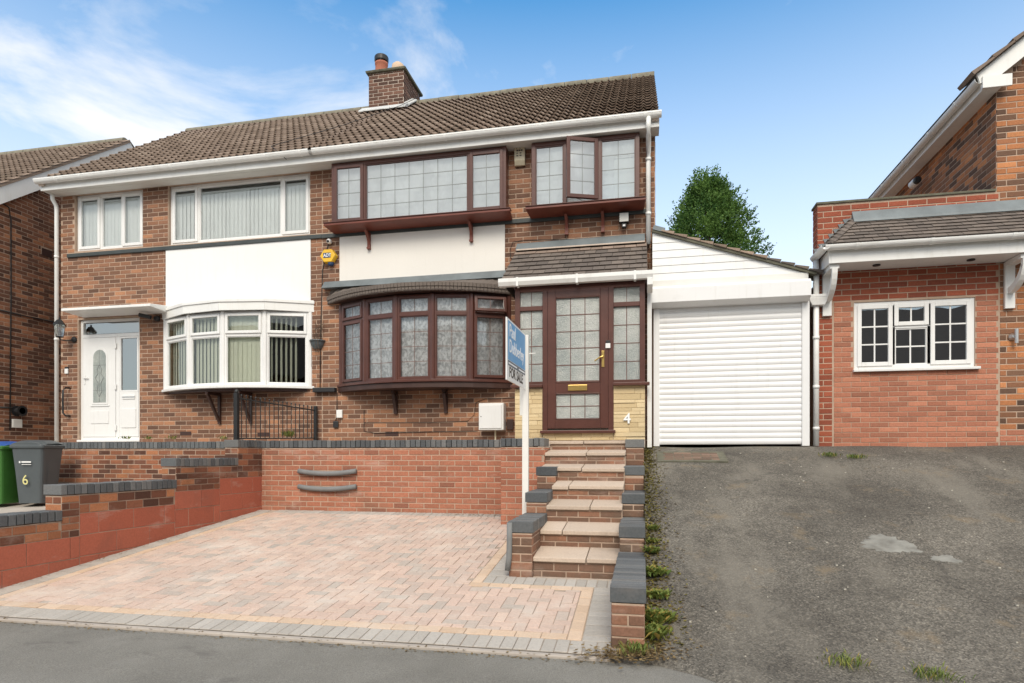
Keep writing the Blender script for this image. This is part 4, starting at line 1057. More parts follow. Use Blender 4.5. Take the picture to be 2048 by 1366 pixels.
mb = MB(); mb.fbox(F0, XM, XB - .05, 4.978, 5.046, -.03, .033); part(mb, 'sill_band', 'dark_band', H4, bevel=.006)
def box_bay(xa, xb, cells, grid, zb=5.10, zt=ZS - .012, openidx=None, brx=()):
    F = FRONT(YB); wo = window(H4, F, xa, xb, zb, zt, [c for i, c in enumerate(cells) if i != openidx], 'brown_frame', fw=.06, grid=grid, name='box_bay_window')
    mb = MB()
    for x in (xa, xb):                     # solid returns to the wall
        s = .02 if x == xa else -.02
        mb.box(min(x, x + s), max(x, x + s), YB + .062, FY, zb, zt)
    part(mb, 'return_panel', 'brown_frame', wo)
    mb = MB(); mb.box(xa + .02, xb - .02, YB + .06, FY + .1, zt - .02, zt); part(mb, 'head_board', 'brown_dark', wo)
    sxa, sxb = xa - .07, xb + .09
    mb = MB(); mb.hexa([(sxa + .03, FY - .01, 5.025), (sxb - .03, FY - .01, 5.025), (sxb - .03, FY - .009, 5.08), (sxa + .03, FY - .009, 5.08), (sxa, 9.17, 5.062), (sxb, 9.17, 5.062), (sxb, 9.17, 5.098), (sxa, 9.17, 5.098)])
    part(mb, 'sill', 'bracket_red', wo, bevel=.004)
    mb = MB(); mb.box(sxa, sxb, 9.155, 9.30, 5.099, 5.112); part(mb, 'sill_board', 'brown_frame', wo, bevel=.004)
    for x in brx:
        m2 = MB(); w_ = .05
        m2.box(x - w_ / 2, x + w_ / 2, FY - .055, FY - .02, 4.74, 5.0)
        n = 6; pr = [(FY - .055 - .14 * (k / n) ** 2, 4.80 + .2 * k / n) for k in range(n + 1)]
        k0 = len(m2.v)
        for xx in (x - w_ * .4, x + w_ * .4):
            for (y, z) in pr + [(FY - .055, 5.0)]: m2.v.append((xx, y, z))
        k = len(pr) + 1; m2.face(tuple(k0 + i for i in range(k))); m2.face(tuple(k0 + k + i for i in reversed(range(k))))
        for i in range(k): j = (i + 1) % k; m2.face((k0 + i, k0 + j, k0 + k + j, k0 + k + i))
        m2.box(x - w_ * .55, x + w_ * .55, FY - .075, FY - .017, 4.735, 4.765)
        part(m2, 'bracket', 'bracket_red', wo, bevel=.003)
    return wo
fx = lambda px, a, b_: (ax(px, YB) - a) / (b_ - a)
w3 = box_bay(X3a, X3b, [(0, fx(728, X3a, X3b), 0, 1, True, (2, 4)), (fx(728, X3a, X3b), fx(938, X3a, X3b), 0, 1, False, (7, 4)), (fx(938, X3a, X3b), 1, 0, 1, True, (2, 4))], None, brx=(ax(740, FY), ax(944, FY)))
w4 = box_bay(X4a, X4b, [(0, fx(1130, X4a, X4b), 0, 1, False, (2, 4)), (fx(1130, X4a, X4b), fx(1199, X4a, X4b), 0, 1, False), (fx(1199, X4a, X4b), 1, 0, 1, False, (2, 4))], None, openidx=1, brx=(ax(1134, FY), ax(1206, FY)))
# the open middle casement, hinged on its right
hx = ax(1197, YB); wdc = ax(1197, YB) - ax(1130, YB) - .02; ang = R(21)
Uo = Vector((math.cos(ang), math.sin(ang), 0)); Fo = frame((hx - math.cos(ang) * wdc, YB - .03 - math.sin(ang) * wdc, 0), Uo, Vector((Uo.y, -Uo.x, 0)))
mb = MB(); rect_frame(mb, Fo, 0, wdc, 5.17, ZS - .055, .055, -.05, .0); part(mb, 'open_casement', 'brown_frame', w4, bevel=.005)
pane(Fo, .05, wdc - .05, 5.22, ZS - .105, -.02, w4); came(Fo, .05, wdc - .05, 5.22, ZS - .105, -.02, 2, 4, w4, 'lead_came', .009)
mb = MB(); mb.tube([(hx - wdc * .5, YB - .02, 5.17), (hx - wdc * .72, YB - .14, 5.175)], .006, 6); part(mb, 'stay', 'steel', w4)
for wo, xa, xb in ((w3, X3a, X3b), (w4, X4a, X4b)):
    F = FRONT(YB + .09); net(F, xa + .03, xb - .03, 5.12, ZS - .05, 0, wo, 'net_plain', .006, 3)
vblind(FRONT(YB + .075), ax(1228, YB), X4b - .06, 5.13, 5.78, 0, w4, 'blind_white', 20, wd=.07, pitch=.06)
# bow window downstairs
b4, p4 = bow(H4, -4.85, -2.03, 5, .40, 2.555, 3.865, .775, 'brown_frame', lambda i: {'casement': (lambda k: i in (0, 4)), 'grid': True, 'came': 'came_brown', 'tilt': i == 4}, .042)
for i in range(5):
    F, L = facet(p4[i], p4[i + 1]); net(F, .03, L - .03, 2.6, 3.83, -.085, b4, 'net_lace', .014, 5)
mb = MB(); slab(mb, arc(-4.93, -1.95, FY, 10, .50), 2.515, 2.553, FY + .05); part(mb, 'sill', 'brown_frame', b4, bevel=.004)
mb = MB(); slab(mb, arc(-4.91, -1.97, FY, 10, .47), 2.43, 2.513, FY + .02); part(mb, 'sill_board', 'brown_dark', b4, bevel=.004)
for px in (793, 893): wood_bracket(H4, ax(px, FY), 2.43, 2.06, .16, 'brown_dark', w_=.055)
mb = MB(); slab(mb, arc(-4.85, -2.03, FY, 10, .36), 3.866, 3.885, FY + .3); part(mb, 'head_board', 'brown_dark', b4)
# its curved roof: felted slope, ribbed edge, lead flashing
outer = arc(-5.10, -1.93, FY, 20, .58); mb = MB()
for i in range(20):
    a, b_ = outer[i], outer[i + 1]
    mb.quad((a.x, a.y, 4.0), (b_.x, b_.y, 4.0), (b_.x * .96 - .1, FY - .02, 4.16), (a.x * .96 - .1, FY - .02, 4.16))
bowroof = part(mb, 'bow_roof', 'tile_flat', H4)
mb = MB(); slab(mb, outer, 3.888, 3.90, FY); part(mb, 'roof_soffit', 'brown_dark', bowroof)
for i in range(20):
    F, L = facet(outer[i], outer[i + 1]); mb = MB(); st = L / 3
    for k in range(3): mb.fbox(F, k * st + .002, (k + 1) * st - .003, 3.945, 4.005, -.04, .012); mb.fbox(F, k * st + .003, (k + 1) * st - .004, 3.885, 3.943, -.05, .0)
    part(mb, 'roof_edge_tile', 'tile_flat', bowroof)
Ff = frame((0, FY - .012, 0), (1, 0, 0), (0, -1, 0)); mb = MB(); xf0, xf1 = -5.14, -1.86
mb.hexa([(xf0, FY - .13, 4.13), (xf1, FY - .13, 4.13), (xf1, FY - .01, 4.13), (xf0, FY - .01, 4.13), (xf0, FY - .03, 4.255), (xf1, FY - .03, 4.265), (xf1, FY - .01, 4.265), (xf0, FY - .01, 4.255)])
part(mb, 'lead_flashing', 'lead', H4, bevel=.006)
# chimney on the party wall
cx0, cx1, cy0, cy1 = -5.68, -4.90, 12.37, 13.35; zc0, zc1 = 8.45, 9.47
mb = MB(); mb.box(cx0, cx1, cy0, cy1, zc0, zc1); ch = part(mb, 'chimney', 'mortar_pale', H4)
pc = Pieces('brick'); lay_bricks(pc, FRONT(cy0), cx0, cx1 + .006, 8.68, zc1, [], 'brick_chimney', ch, d=.006, phase=.05)
lay_bricks(pc, frame((cx1, 0, 0), (0, 1, 0), (1, 0, 0)), cy0, cy1, 8.68, zc1, [], 'brick_chimney', ch, d=.006)
pc.flush(ch)
mb = MB(); mb.hexa([(cx0 - .05, cy0 - .05, zc1), (cx1 + .05, cy0 - .05, zc1), (cx1 + .05, cy1 + .05, zc1), (cx0 - .05, cy1 + .05, zc1), (cx0 - .06, cy0 - .06, zc1 + .05), (cx1 + .06, cy0 - .06, zc1 + .05), (cx1 + .06, cy1 + .06, zc1 + .05), (cx0 - .06, cy1 + .06, zc1 + .05)]); part(mb, 'chimney_cap', 'flaunching', ch, bevel=.012)
PX_, PB_ = ax(763, 12.62), ax(796, 12.62); mb = MB(); mb.lathe((PX_, 12.62, zc1 + .03), [(.19, 0), (.15, .06), (.135, .07), (.13, .27), (.14, .29), (.14, .33)], 18); part(mb, 'chimney_pot', 'terracotta', ch, smooth=True)
mb = MB(); mb.lathe((PX_, 12.62, zc1 + .38), [(.14, 0), (.15, .02), (.15, .1), (.14, .12), (.06, .14), (.02, .14)], 18)
for k in range(5):
    a = 2 * math.pi * k / 5; mb.box(PX_ + .125 * math.cos(a) - .012, PX_ + .125 * math.cos(a) + .012, 12.62 + .125 * math.sin(a) - .012, 12.62 + .125 * math.sin(a) + .012, zc1 + .34, zc1 + .39)
part(mb, 'chimney_cowl', 'black_metal', ch)
mb = MB(); mb.lathe((PB_, 12.62, zc1 + .03), [(.15, 0), (.14, .15), (.125, .24), (.07, .29), (.02, .3)], 18); part(mb, 'chimney_pot', 'pot_buff', ch, smooth=True)
# lead and mortar at its foot
mb = MB(); zf = lambda y: EAV_Z + .085 + (y - EAV_Y) * TANP
for k in range(9):
    a = cx0 - .16 + k * .115; b_ = a + .12
    y0 = cy0 - .17 + random.uniform(-.03, .03)
    mb.hexa([(a, y0, zf(y0) + .03), (b_, y0, zf(y0) + .03), (b_, cy0 - .008, zf(cy0) - .02), (a, cy0 - .008, zf(cy0) - .02), (a, y0, zf(y0) + .06), (b_, y0, zf(y0) + .06), (b_, cy0 - .009, zf(cy0) + .07), (a, cy0 - .009, zf(cy0) + .07)])
for k in range(5):
    y0 = cy0 + k * .09; mb.hexa([(cx1 + .008, y0, zf(y0) - .02), (cx1 + .13, y0, zf(y0) + .02), (cx1 + .13, y0 + .1, zf(y0 + .1) + .02), (cx1 + .008, y0 + .1, zf(y0 + .1) - .02), (cx1 + .009, y0, zf(y0) + .10), (cx1 + .13, y0, zf(y0) + .055), (cx1 + .13, y0 + .1, zf(y0 + .1) + .055), (cx1 + .009, y0 + .1, zf(y0 + .1) + .10)])
part(mb, 'flashing', 'lead_pale', ch, bevel=.008)
cable([(cx1 + .05, cy1 - .2, zc1 - .05), (cx1 + .2, cy0 + .35, zf(cy0 + .35) + .12), (cx1 + .05, cy0 - .3, zf(cy0 - .3) + .08), (-5.3, 10.6, zf(10.6) + .08), (-6.0, 9.3, zf(9.3) + .08), (-5.6, 9.1, 6.15)], H4, .006)
pipe(H4, [(.085, 9.13, 6.22), (.085, 9.13, 6.08), (.085, 9.2, 6.0), (.085, 9.42, 5.86), (.085, 9.43, 5.7), (.085, 9.43, 4.5)], .036, clips=[(.085, 9.43, 5.75), (.085, 9.43, 4.95)])
# porch
PF = 8.5; FP = FRONT(PF); PX0, PX1 = -1.73, .033; PDX0, PDX1 = -1.31, -.414; PZT = 3.72; PZW = 2.34
mb = MB(); 
for (a, b_) in ((PX0, PDX0 - .03), (PDX1 + .03, PX1)): mb.box(a, b_, PF + .01, PF + .12, 1.5, PZW)
mb.box(PDX0 - .03, PDX1 + .03, PF + .01, PF + .12, 1.5, 1.70); mb.box(PX1 - .1, PX1, PF + .12, FY, 1.5, 3.7); mb.box(PX0, PX0 + .1, PF + .12, FY, 1.5, 3.7); mb.box(PX0, PX1, PF + .12, FY, 1.4, 1.66)
pw = part(mb, 'porch_wall', 'stone_cream' if False else 'mortar_pale', H4)
pcs = Pieces('stone')
for (a, b_, z0, z1) in ((PX0, PDX0 - .035, 1.60, PZW - .005), (PDX1 + .035, PX1, 1.60, PZW - .005), (PDX0 - .03, PDX1 + .03, 1.60, 1.70)):
    z = z0
    while z < z1 - .02:
        h = min(random.choice((.045, .06, .065, .08)), z1 - z); u = a
        while u < b_ - .01:
            l = min(random.uniform(.16, .38), b_ - u)
            if b_ - u - l < .05: l = b_ - u
            pcs.add(FRONT(PF + .01), u, u + l - .0025, z, z + h - .0025, random.uniform(.008, .022), .004, 'stone_cream', pw); u += l
        z += h
pcs.flush(pw)
mb = MB(); rect_frame(mb, FP, PX0 + .0, PX1, PZW, PZT, .07, -.07, 0)
for x in (PDX0, PDX1): mb.fbox(FP, x - .035, x + .035, 1.72, PZT - .06, -.08, .004)
frm = part(mb, 'porch_frame', 'brown_frame', H4, bevel=.004)
for (a, b_) in ((PX0 - .05, PDX0 - .03), (PDX1 + .03, PX1 + .06)):
    mb = MB(); mb.fbox(FP, a, b_, PZW - .015, PZW + .025, -.05, .075); part(mb, 'sill', 'brown_frame', frm, bevel=.005)
ztr = az(1060, 617, PF)
for (a, b_, rows) in ((PX0 + .07, PDX0 - .035, 4), (PDX1 + .035, PX1 - .07, 4)):
    mb = MB(); mb.fbox(FP, a, b_, ztr - .03, ztr + .03, -.07, -.001); part(mb, 'transom', 'brown_frame', frm, bevel=.004)
    pane(FP, a, b_, PZW + .07, ztr - .03, -.035, frm, 'glass_obscure'); came(FP, a, b_, PZW + .07, ztr - .03, -.035, 2, 4, frm, 'came_brown', .011)
    pane(FP, a, b_, ztr + .03, PZT - .07, -.035, frm, 'glass_obscure'); came(FP, a, b_, ztr + .03, PZT - .07, -.035, 2, 1, frm, 'came_brown', .008)
dx0, dx1, dz0, dz1 = PDX0 + .037, PDX1 - .037, 1.76, PZT - .065
mb = MB(); FD = FRONT(PF - .005); rect_frame(mb, FD, dx0, dx1, dz0, dz1, .105, -.05, .0, wb=.125)
zr0, zr1 = az(1155, 783, PF), az(1155, 768, PF); mb.fbox(FD, dx0 + .105, dx1 - .105, zr0 - .02, zr1 + .02, -.05, -.001)
pd = part(mb, 'porch_door', 'brown_frame', H4, bevel=.005)
for (c, d, rows) in ((dz0 + .125, zr0 - .02, 2), (zr1 + .02, dz1 - .105, 5)):
    mb = MB(); rect_frame(mb, FD, dx0 + .105, dx1 - .105, c, d, .014, -.035, .006); part(mb, 'glazing_bead', 'brown_frame', pd, bevel=.004)
    pane(FD, dx0 + .118, dx1 - .118, c + .013, d - .013, -.022, pd, 'glass_obscure'); came(FD, dx0 + .118, dx1 - .118, c + .013, d - .013, -.022, 3, rows, pd, 'came_brown', .011)
mb = MB(); mb.fbox(FD, PDX0 - .06, PDX1 + .06, 1.695, 1.735, -.06, .06); part(mb, 'threshold', 'brown_frame', pd, bevel=.006)
xm = (dx0 + dx1) / 2; mb = MB(); mb.fbox(FD, xm - .13, xm + .13, (zr0 + zr1) / 2 - .04, (zr0 + zr1) / 2 + .04, 0, .014); part(mb, 'letter_plate', 'brass', pd, bevel=.006)
hx_, hz_ = ax(1206, PF), az(1206, 718, PF)
mb = MB(); mb.fbox(FD, hx_ - .018, hx_ + .018, hz_ - .11, hz_ + .11, 0, .012); mb.tube([FD(hx_, hz_ + .03, .01), FD(hx_, hz_ + .03, .05), FD(hx_ - .03, hz_ + .02, .055), FD(hx_ - .11, hz_ - .03, .05)], .010, 8); part(mb, 'handle', 'brass', pd, bevel=.003)
bx_, bz_ = ax(1216, PF), az(1216, 690, PF)
mb = MB(); mb.fbox(FP, bx_ - .032, bx_ + .032, bz_ - .045, bz_ + .02, .004, .025); part(mb, 'door_bell', 'white_plastic', frm, bevel=.004)
mb = MB(); mb.fbox(FP, bx_ - .03, bx_ + .03, bz_ + .022, bz_ + .06, .004, .02); part(mb, 'door_bell', 'black_plastic', frm, bevel=.004)
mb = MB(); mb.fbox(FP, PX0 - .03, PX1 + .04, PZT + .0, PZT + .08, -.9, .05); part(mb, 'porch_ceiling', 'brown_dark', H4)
mb = MB(); mb.box(-1.6, -.1, FY - .02, FY + .04, 1.66, 3.7); part(mb, 'inner_wall', 'render_cream', H4)
# porch roof: plain tiles, seven courses
ey, ez, ty, tz = 8.40, 3.80, 9.47, 4.55; tp = (tz - ez) / (ty - ey); sl = math.hypot(ty - ey, tz - ez); rx0, rx1 = -1.90, .065
mb = MB(); mb.poly([(rx0, ey, ez - .02), (rx1, ey, ez - .02), (rx1, ty, tz - .02), (rx0, ty, tz - .02)]); mb.poly([(rx0, ey, ez - .03), (rx0, ty, tz - .03), (rx0, ty, ez - .03)]); mb.poly([(rx1, ey, ez - .03), (rx1, ty, tz - .03), (rx1, ty, ez - .03)])
prf = part(mb, 'porch_roof', 'tile_flat', H4)
Fp = frame((rx0, ey, ez), (1, 0, 0), (0, -tp, 1), (0, 1, tp)); rws = 7
lay_tiles(Fp, rx1 - rx0, rws, sl * .96 / rws, .165, 'tile_flat', prf, prf, wave=False, seg=1, half=True, th=.014, matf=lambda r_: 'tile_top' if r_ == 6 else 'tile_flat')
mb = MB(); mb.hexa([(rx0, FY - .15, 4.52), (rx1 - .03, FY - .15, 4.52), (rx1 - .03, FY - .01, 4.53), (rx0, FY - .01, 4.53), (rx0, FY - .13, 4.545), (rx1 - .03, FY - .13, 4.545), (rx1 - .03, FY - .014, 4.69), (rx0, FY - .014, 4.67)])
part(mb, 'lead_flashing', 'lead', prf, bevel=.006)
mb = MB(); mb.fbox(FRONT(FY - .14), rx0 + .02, rx1 - .03, 4.515, 4.535, 0, .012); part(mb, 'mortar_fillet', 'mortar_pale', prf)
mb = MB(); Fg = frame((0, 8.375, 0), (1, 0, 0), (0, -1, 0)); gz = 3.775
pr = [(gz - .07, -.045), (gz - .07, .03), (gz - .02, .055), (gz + .03, .055), (gz + .03, .047), (gz - .015, .047), (gz - .062, .025), (gz - .062, -.045)]
mb.extrude(pr, Fg, -1.93, .135); g = part(mb, 'porch_gutter', 'gutter_white', H4, bevel=.003)
for px in (1035, 1154, 1270): x = ax(px, 8.35); mb = MB(); mb.fbox(Fg, x - .016, x + .016, gz - .085, gz + .036, -.05, .061); part(mb, 'gutter_clip', 'gutter_white', g, bevel=.004)
mb = MB(); mb.hexa([(.06, 8.32, gz - .16), (.13, 8.32, gz - .16), (.13, 8.55, gz - .22), (.06, 8.55, gz - .22), (.06, 8.32, gz - .07), (.13, 8.32, gz - .07), (.13, 8.55, gz - .07), (.06, 8.55, gz - .07)]); part(mb, 'gutter_outlet', 'gutter_white', g, bevel=.004)
mb = MB(); mb.box(.062, .122, 8.62, 8.68, 1.5, 3.68); part(mb, 'downpipe', 'gutter_white', H4, bevel=.006)
for px, py in ((784, 867), ): vent(H4, ax(px, FY), az(px, py, FY) - .04)
cable([at(728, 820, Y=9.485), at(728, 862, Y=9.485), at(748, 866, Y=9.485), at(850, 864, Y=9.485), at(955, 862, Y=9.485)], H4, .005)
cable([at(728, 845, Y=9.485), at(860, 845, Y=9.485), at(935, 842, Y=9.485), at(948, 830, Y=9.485), at(952, 805, Y=9.485), at(970, 798, Y=9.485), at(1030, 795, Y=9.485)], H4, .004)
cable([at(1285, 478, Y=9.485), at(1180, 478, Y=9.485), at(1050, 480, Y=9.485), at(1026, 484, Y=9.485), at(1020, 500, Y=9.485), at(1021, 515, Y=9.485), at(1028, 522, Y=9.485)], H4, .005)
cable([at(674, 785, Y=9.485), at(674, 825, Y=9.485), at(671, 845, Y=9.485)], H4, .006)


# ================================================================== garage beside no. 4
GY = 8.9; GX0, GX1 = .135, 2.13; FG = FRONT(GY)
GA = empty('garage', (1.1, 8.9, 1.5), 'narrow white garage with ribbed roller shutter and sloping clad gable', 'garage')
gl_, gr_ = at(1308, 462, Y=GY).z, at(1618, 547, Y=GY).z; gxr = at(1618, 547, Y=GY).x
top = lambda x: gl_ + (gr_ - gl_) * (x - GX0) / (gxr - GX0)
mb = MB(); mb.box(GX0, GX0 + .06, GY + .08, 13.5, 1.4, 3.75); mb.box(GX1 - .06, GX1 - .0, GY + .08, 13.5, 1.4, 3.75); mb.box(GX0, GX1, 13.4, 13.5, 1.4, 3.75); mb.box(GX0, GX1, GY + .06, GY + .08, 3.4, 3.75)
part(mb, 'wall', 'mortar_dark', GA)
zsl0, zsl1 = 1.545, 3.44; n = 25; st = (zsl1 - zsl0) / n; sx0, sx1 = ax(1319, GY), ax(1603, GY); shm = None
for k in range(n):
    mb = MB(); z = zsl0 + k * st; pr = [(z + st * i / 6, .0 + .010 * math.sin(math.pi * i / 6) ** .8) for i in range(7)] + [(z + st, -.012), (z, -.012)]
    mb.extrude(pr, FG, sx0, sx1); part(mb, 'slat', 'shutter_white', GA, smooth=False)
for (a, b_) in ((1307, 1319), (1603, 1618)):
    mb = MB(); mb.fbox(FG, ax(a, GY), ax(b_, GY), 1.52, 3.44, -.03, .035); part(mb, 'guide_rail', 'shutter_white', GA, bevel=.004)
mb = MB(); hb = FRONT(8.9); bx0, bx1 = ax(1303, 8.72), ax(1622, 8.72)
pr = [(3.42, 0), (3.42, .09), (3.465, .2), (3.66, .2), (3.69, .17), (3.69, 0)]; mb.extrude(pr, hb, bx0, bx1); part(mb, 'shutter_box', 'shutter_white', GA, bevel=.005)
mb = MB(); mb.fbox(FG, GX0 - .01, gxr - .02, 3.69, 3.80, -.02, .05); part(mb, 'lintel_board', 'soffit', GA)
# clad gable: horizontal boards cut to the roof line
zb = 3.80; bh = .105; k = 0
while zb + k * bh < gl_ - .03:
    z0, z1 = zb + k * bh, min(zb + (k + 1) * bh - .004, gl_ - .01); xt = lambda z: GX0 + (gl_ - .02 - z) / (gl_ - gr_) * (gxr - GX0)
    a0, a1 = min(xt(z0), gxr - .05), min(xt(z1), gxr - .05)
    if a0 - GX0 > .05:
        mb = MB(); y0 = GY - .03; ring = [(GX0, z0, y0 - .006), (a0, z0, y0 - .006), (max(a1, GX0 + .01), z1, y0), (GX0, z1, y0)]
        n0 = len(mb.v); mb.v += [(x, y, z) for (x, z, y) in ring] + [(x, y0 + .02, z) for (x, z, y) in ring]
        mb.face((n0, n0 + 1, n0 + 2, n0 + 3)); mb.face((n0 + 7, n0 + 6, n0 + 5, n0 + 4))
        for i in range(4): j = (i + 1) % 4; mb.face((n0 + i, n0 + j, n0 + 4 + j, n0 + 4 + i))
        part(mb, 'cladding_board', 'white_plastic', GA)
    k += 1
Fr = frame((GX0, GY - .07, gl_), (gxr + .06 - GX0, 0, gr_ - gl_), (0, -1, 0), ((gl_ - gr_), 0, gxr - GX0)); LR = math.hypot(gxr - GX0, gl_ - gr_) + .08
mb = MB(); mb.fbox(Fr, 0, LR, -.03, .0, -4.6, 0); rfg = part(mb, 'roof', 'flaunching', GA)
mb = MB(); mb.fbox(Fr, 0, .16, .0, .06, -4.6, .01); part(mb, 'lead_flashing', 'lead', rfg)
u = .12; 
while u < LR - .05:                                   # verge tile ends
    l = .175; mb = MB(); dn = random.uniform(-.008, .008)
    mb.hexa([Fr(u, .003, .02 + dn), Fr(u + l, .003, .02 + dn), Fr(u + l, .003, -.4), Fr(u, .003, -.4), Fr(u, .02, .02 + dn), Fr(u + l, .045, .02 + dn), Fr(u + l, .045, -.4), Fr(u, .02, -.4)], rnd_tone())
    part(mb, 'verge_tile', 'tile_verge' if u < LR * .68 else 'tile_flat', rfg, bevel=.004); u += l + .006
Fq = frame(Fr(.1, .02, -.4), (0, 1, 0), Fr.V, Fr.U)
mb = MB(); mb.fbox(Fr, .1, LR - .02, .001, .03, -4.6, -.41); part(mb, 'roof_covering', 'tile_flat', rfg)

# ================================================================== house on the right
RH = empty('neighbour_house', (4.0, 9.0, 1.5), 'brick house on the right with white window under a tiled lean-to', 'house')
RY = 9.0; FRt = FRONT(RY); rxl = 2.285; rxc = 4.383; RXE = 9.2
win_r = (2.731, 4.143, 2.525, 3.41)
mb = MB(); wall_face(mb, FRt, rxl, RXE, 1.3, 4.745, [win_r], .1); mb.quad((rxl, 9.22, 1.3), (rxl, 14, 1.3), (rxl, 14, 3.7), (rxl, 9.22, 3.7)); mb.quad((rxl, 9.0, 1.3), (rxl, 9.22, 1.3), (rxl, 9.22, 4.745), (rxl, 9.0, 4.745))
mb.quad((rxl, 9.0, 4.745), (rxc, 9.0, 4.745), (rxc, 9.22, 4.745), (rxl, 9.22, 4.745)); mb.quad((rxl, 9.22, 4.745), (rxc, 9.22, 4.745), (rxc, 9.22, 3.6), (rxl, 9.22, 3.6)); mb.quad((rxl, 9.22, 3.7), (rxc, 9.22, 3.7), (rxc, 14, 3.7), (rxl, 14, 3.7))
rz = lambda x: 6.165 + (x - rxc) * .78
mb.poly([(rxc, 9.0, 4.745), (RXE, 9.0, 4.745), (RXE, 9.0, rz(RXE)), (rxc, 9.0, 6.165)]); mb.quad((rxc, 9.0, 3.6), (rxc, 16, 3.6), (rxc, 16, 6.05), (rxc, 9.0, 6.05))
mb.quad((RXE, 9, 1.3), (RXE, 16, 1.3), (RXE, 16, rz(RXE)), (RXE, 9, rz(RXE))); mb.quad((rxl, 14, 1.3), (RXE, 14, 1.3), (RXE, 14, 3.7), (rxl, 14, 3.7))
wr = part(mb, 'wall', 'mortar', RH); pc = Pieces('brick')
inx0, inx1 = at(1668, 880, Y=RY).x, at(2000, 880, Y=RY).x
def rmat(u, v):
    if u > inx1: return 'brick_gable' if v > 1.75 else 'brick_orange'
    if v > 4.4: return 'brick_red'
    if v > 3.44: return 'brick_red'
    if u < inx0: return 'brick_red'
    return 'brick_orange'
hr = [(win_r[0] - .005, win_r[1] + .005, win_r[2] - .01, win_r[3] + .005)]
lay_bricks(pc, FRt, rxl, inx0 - .012, 1.5, 3.43, hr, None, wr, matf=rmat)
lay_bricks(pc, FRt, inx0, inx1 - .012, 1.5, 3.43, hr, None, wr, matf=rmat, course=.0665, mod=.225, gap=.008, d=.005)
lay_bricks(pc, FRt, rxl, inx1 - .005, 3.44, 4.73, [], None, wr, matf=rmat)
lay_bricks(pc, FRt, rxc, RXE, 1.5, 9.4, [], None, wr, matf=lambda u, v: 'brick_gable' if v > 1.75 else 'brick_orange', limit=lambda v: (rxc if v > 4.745 else inx1, RXE) if v < 6.12 else (rxc + (v - 6.12) / .78, RXE))
Fs = frame((rxc, 0, 0), (0, -1, 0), (-1, 0, 0)); lay_bricks(pc, Fs, -16, -9.0, 4.45, 6.02, [], 'brick_gable', wr)
Fs = frame((rxl, 0, 0), (0, -1, 0), (-1, 0, 0)); lay_bricks(pc, Fs, -9.22, -9.0, 3.4, 4.73, [], 'brick_red', wr)
pc.flush(wr)
mb = MB(); mb.box(rxl - .02, rxc - .01, 8.98, 9.24, 4.735, 4.765); part(mb, 'parapet_coping', 'flaunching', RH, bevel=.005)
mb = MB(); mb.box(2.6, 4.3, RY + .35, RY + .4, 2.3, 3.6); part(mb, 'room', 'black_plastic', RH)
gridr = (2, 3)
wo = window(RH, FRONT(RY + .015), win_r[0], win_r[1], win_r[2], win_r[3], [(0, .335, 0, 1, True, (2, 3)), (.335, .635, 0, .62, False, (2, 2)), (.335, .635, .62, 1, True, (2, 1)), (.635, 1, 0, 1, True, (2, 3))], 'white_plastic', glass='glass_dark', came_mat='white_plastic', bars_w=.018)
mb = MB(); mb.fbox(FRT if False else FRt, win_r[0] - .02, win_r[1] + .04, win_r[2] - .035, win_r[2] - .002, -.03, .06); part(mb, 'sill', 'white_plastic', wo, bevel=.004)
# lean-to roof with a hipped left end
ey, ez, ty, tz = 8.52, 4.06, 9.0, 4.49; ex0, tx0 = 2.30, 2.72
tp = (tz - ez) / (ty - ey); sl = math.hypot(ty - ey, tz - ez)
mb = MB(); mb.poly([(ex0, ey, ez), (RXE, ey, ez), (RXE, ty, tz), (tx0, ty, tz)]); mb.poly([(ex0, ey, ez), (tx0, ty, tz), (ex0, ty + .0, ez)])
lr = part(mb, 'lean_to_roof', 'tile_flat', RH)
Fl = frame((0, ey, ez), (1, 0, 0), (0, -tp, 1), (0, 1, tp)); rws = 7; gg = sl / rws
lay_tiles(Fl, RXE, rws, gg, .165, 'tile_flat', lr, lr, wave=False, seg=1, half=True, th=.013, left=lambda r_: (ex0 + (tx0 - ex0) * (r_ + .3) / rws, RXE))
hs = (tz - ez) / (tx0 - ex0); Fh = frame((ex0, ty, ez), (0, -1, 0), (-hs, 0, 1), (1, 0, hs)); sh = math.hypot(tx0 - ex0, tz - ez)
lay_tiles(Fh, ty - ey, rws, sh / rws, .165, 'tile_flat', lr, lr, wave=False, seg=1, th=.013, left=lambda r_: (0, (ty - ey) * (1 - (r_ + .5) / rws)))
for k in range(7):                                      # bonnet tiles on the hip
    p0 = Vector((ex0, ey, ez)).lerp(Vector((tx0, ty, tz)), k / 7); p1 = Vector((ex0, ey, ez)).lerp(Vector((tx0, ty, tz)), (k + 1.25) / 7)
    mb = MB(); mb.hexa([p0 + Vector((-.05, .05, .01)), p0 + Vector((.06, -.04, .01)), p1 + Vector((.06, -.04, .0)), p1 + Vector((-.05, .05, .0)), p0 + Vector((-.02, .0, .05)), p0 + Vector((.02, -.0, .05)), p1 + Vector((.02, 0, .02)), p1 + Vector((-.02, 0, .02))], rnd_tone()); part(mb, 'hip_tile', 'tile_flat', lr)
mb = MB(); mb.hexa([(tx0 - .02, RY - .10, tz - .05), (RXE, RY - .10, tz - .05), (RXE, RY - .01, tz), (tx0 - .02, RY - .01, tz), (tx0 - .02, RY - .09, tz - .015), (RXE, RY - .09, tz - .015), (RXE, RY - .012, tz + .12), (tx0 - .02, RY - .012, tz + .12)]); part(mb, 'lead_flashing', 'lead', lr, bevel=.005)
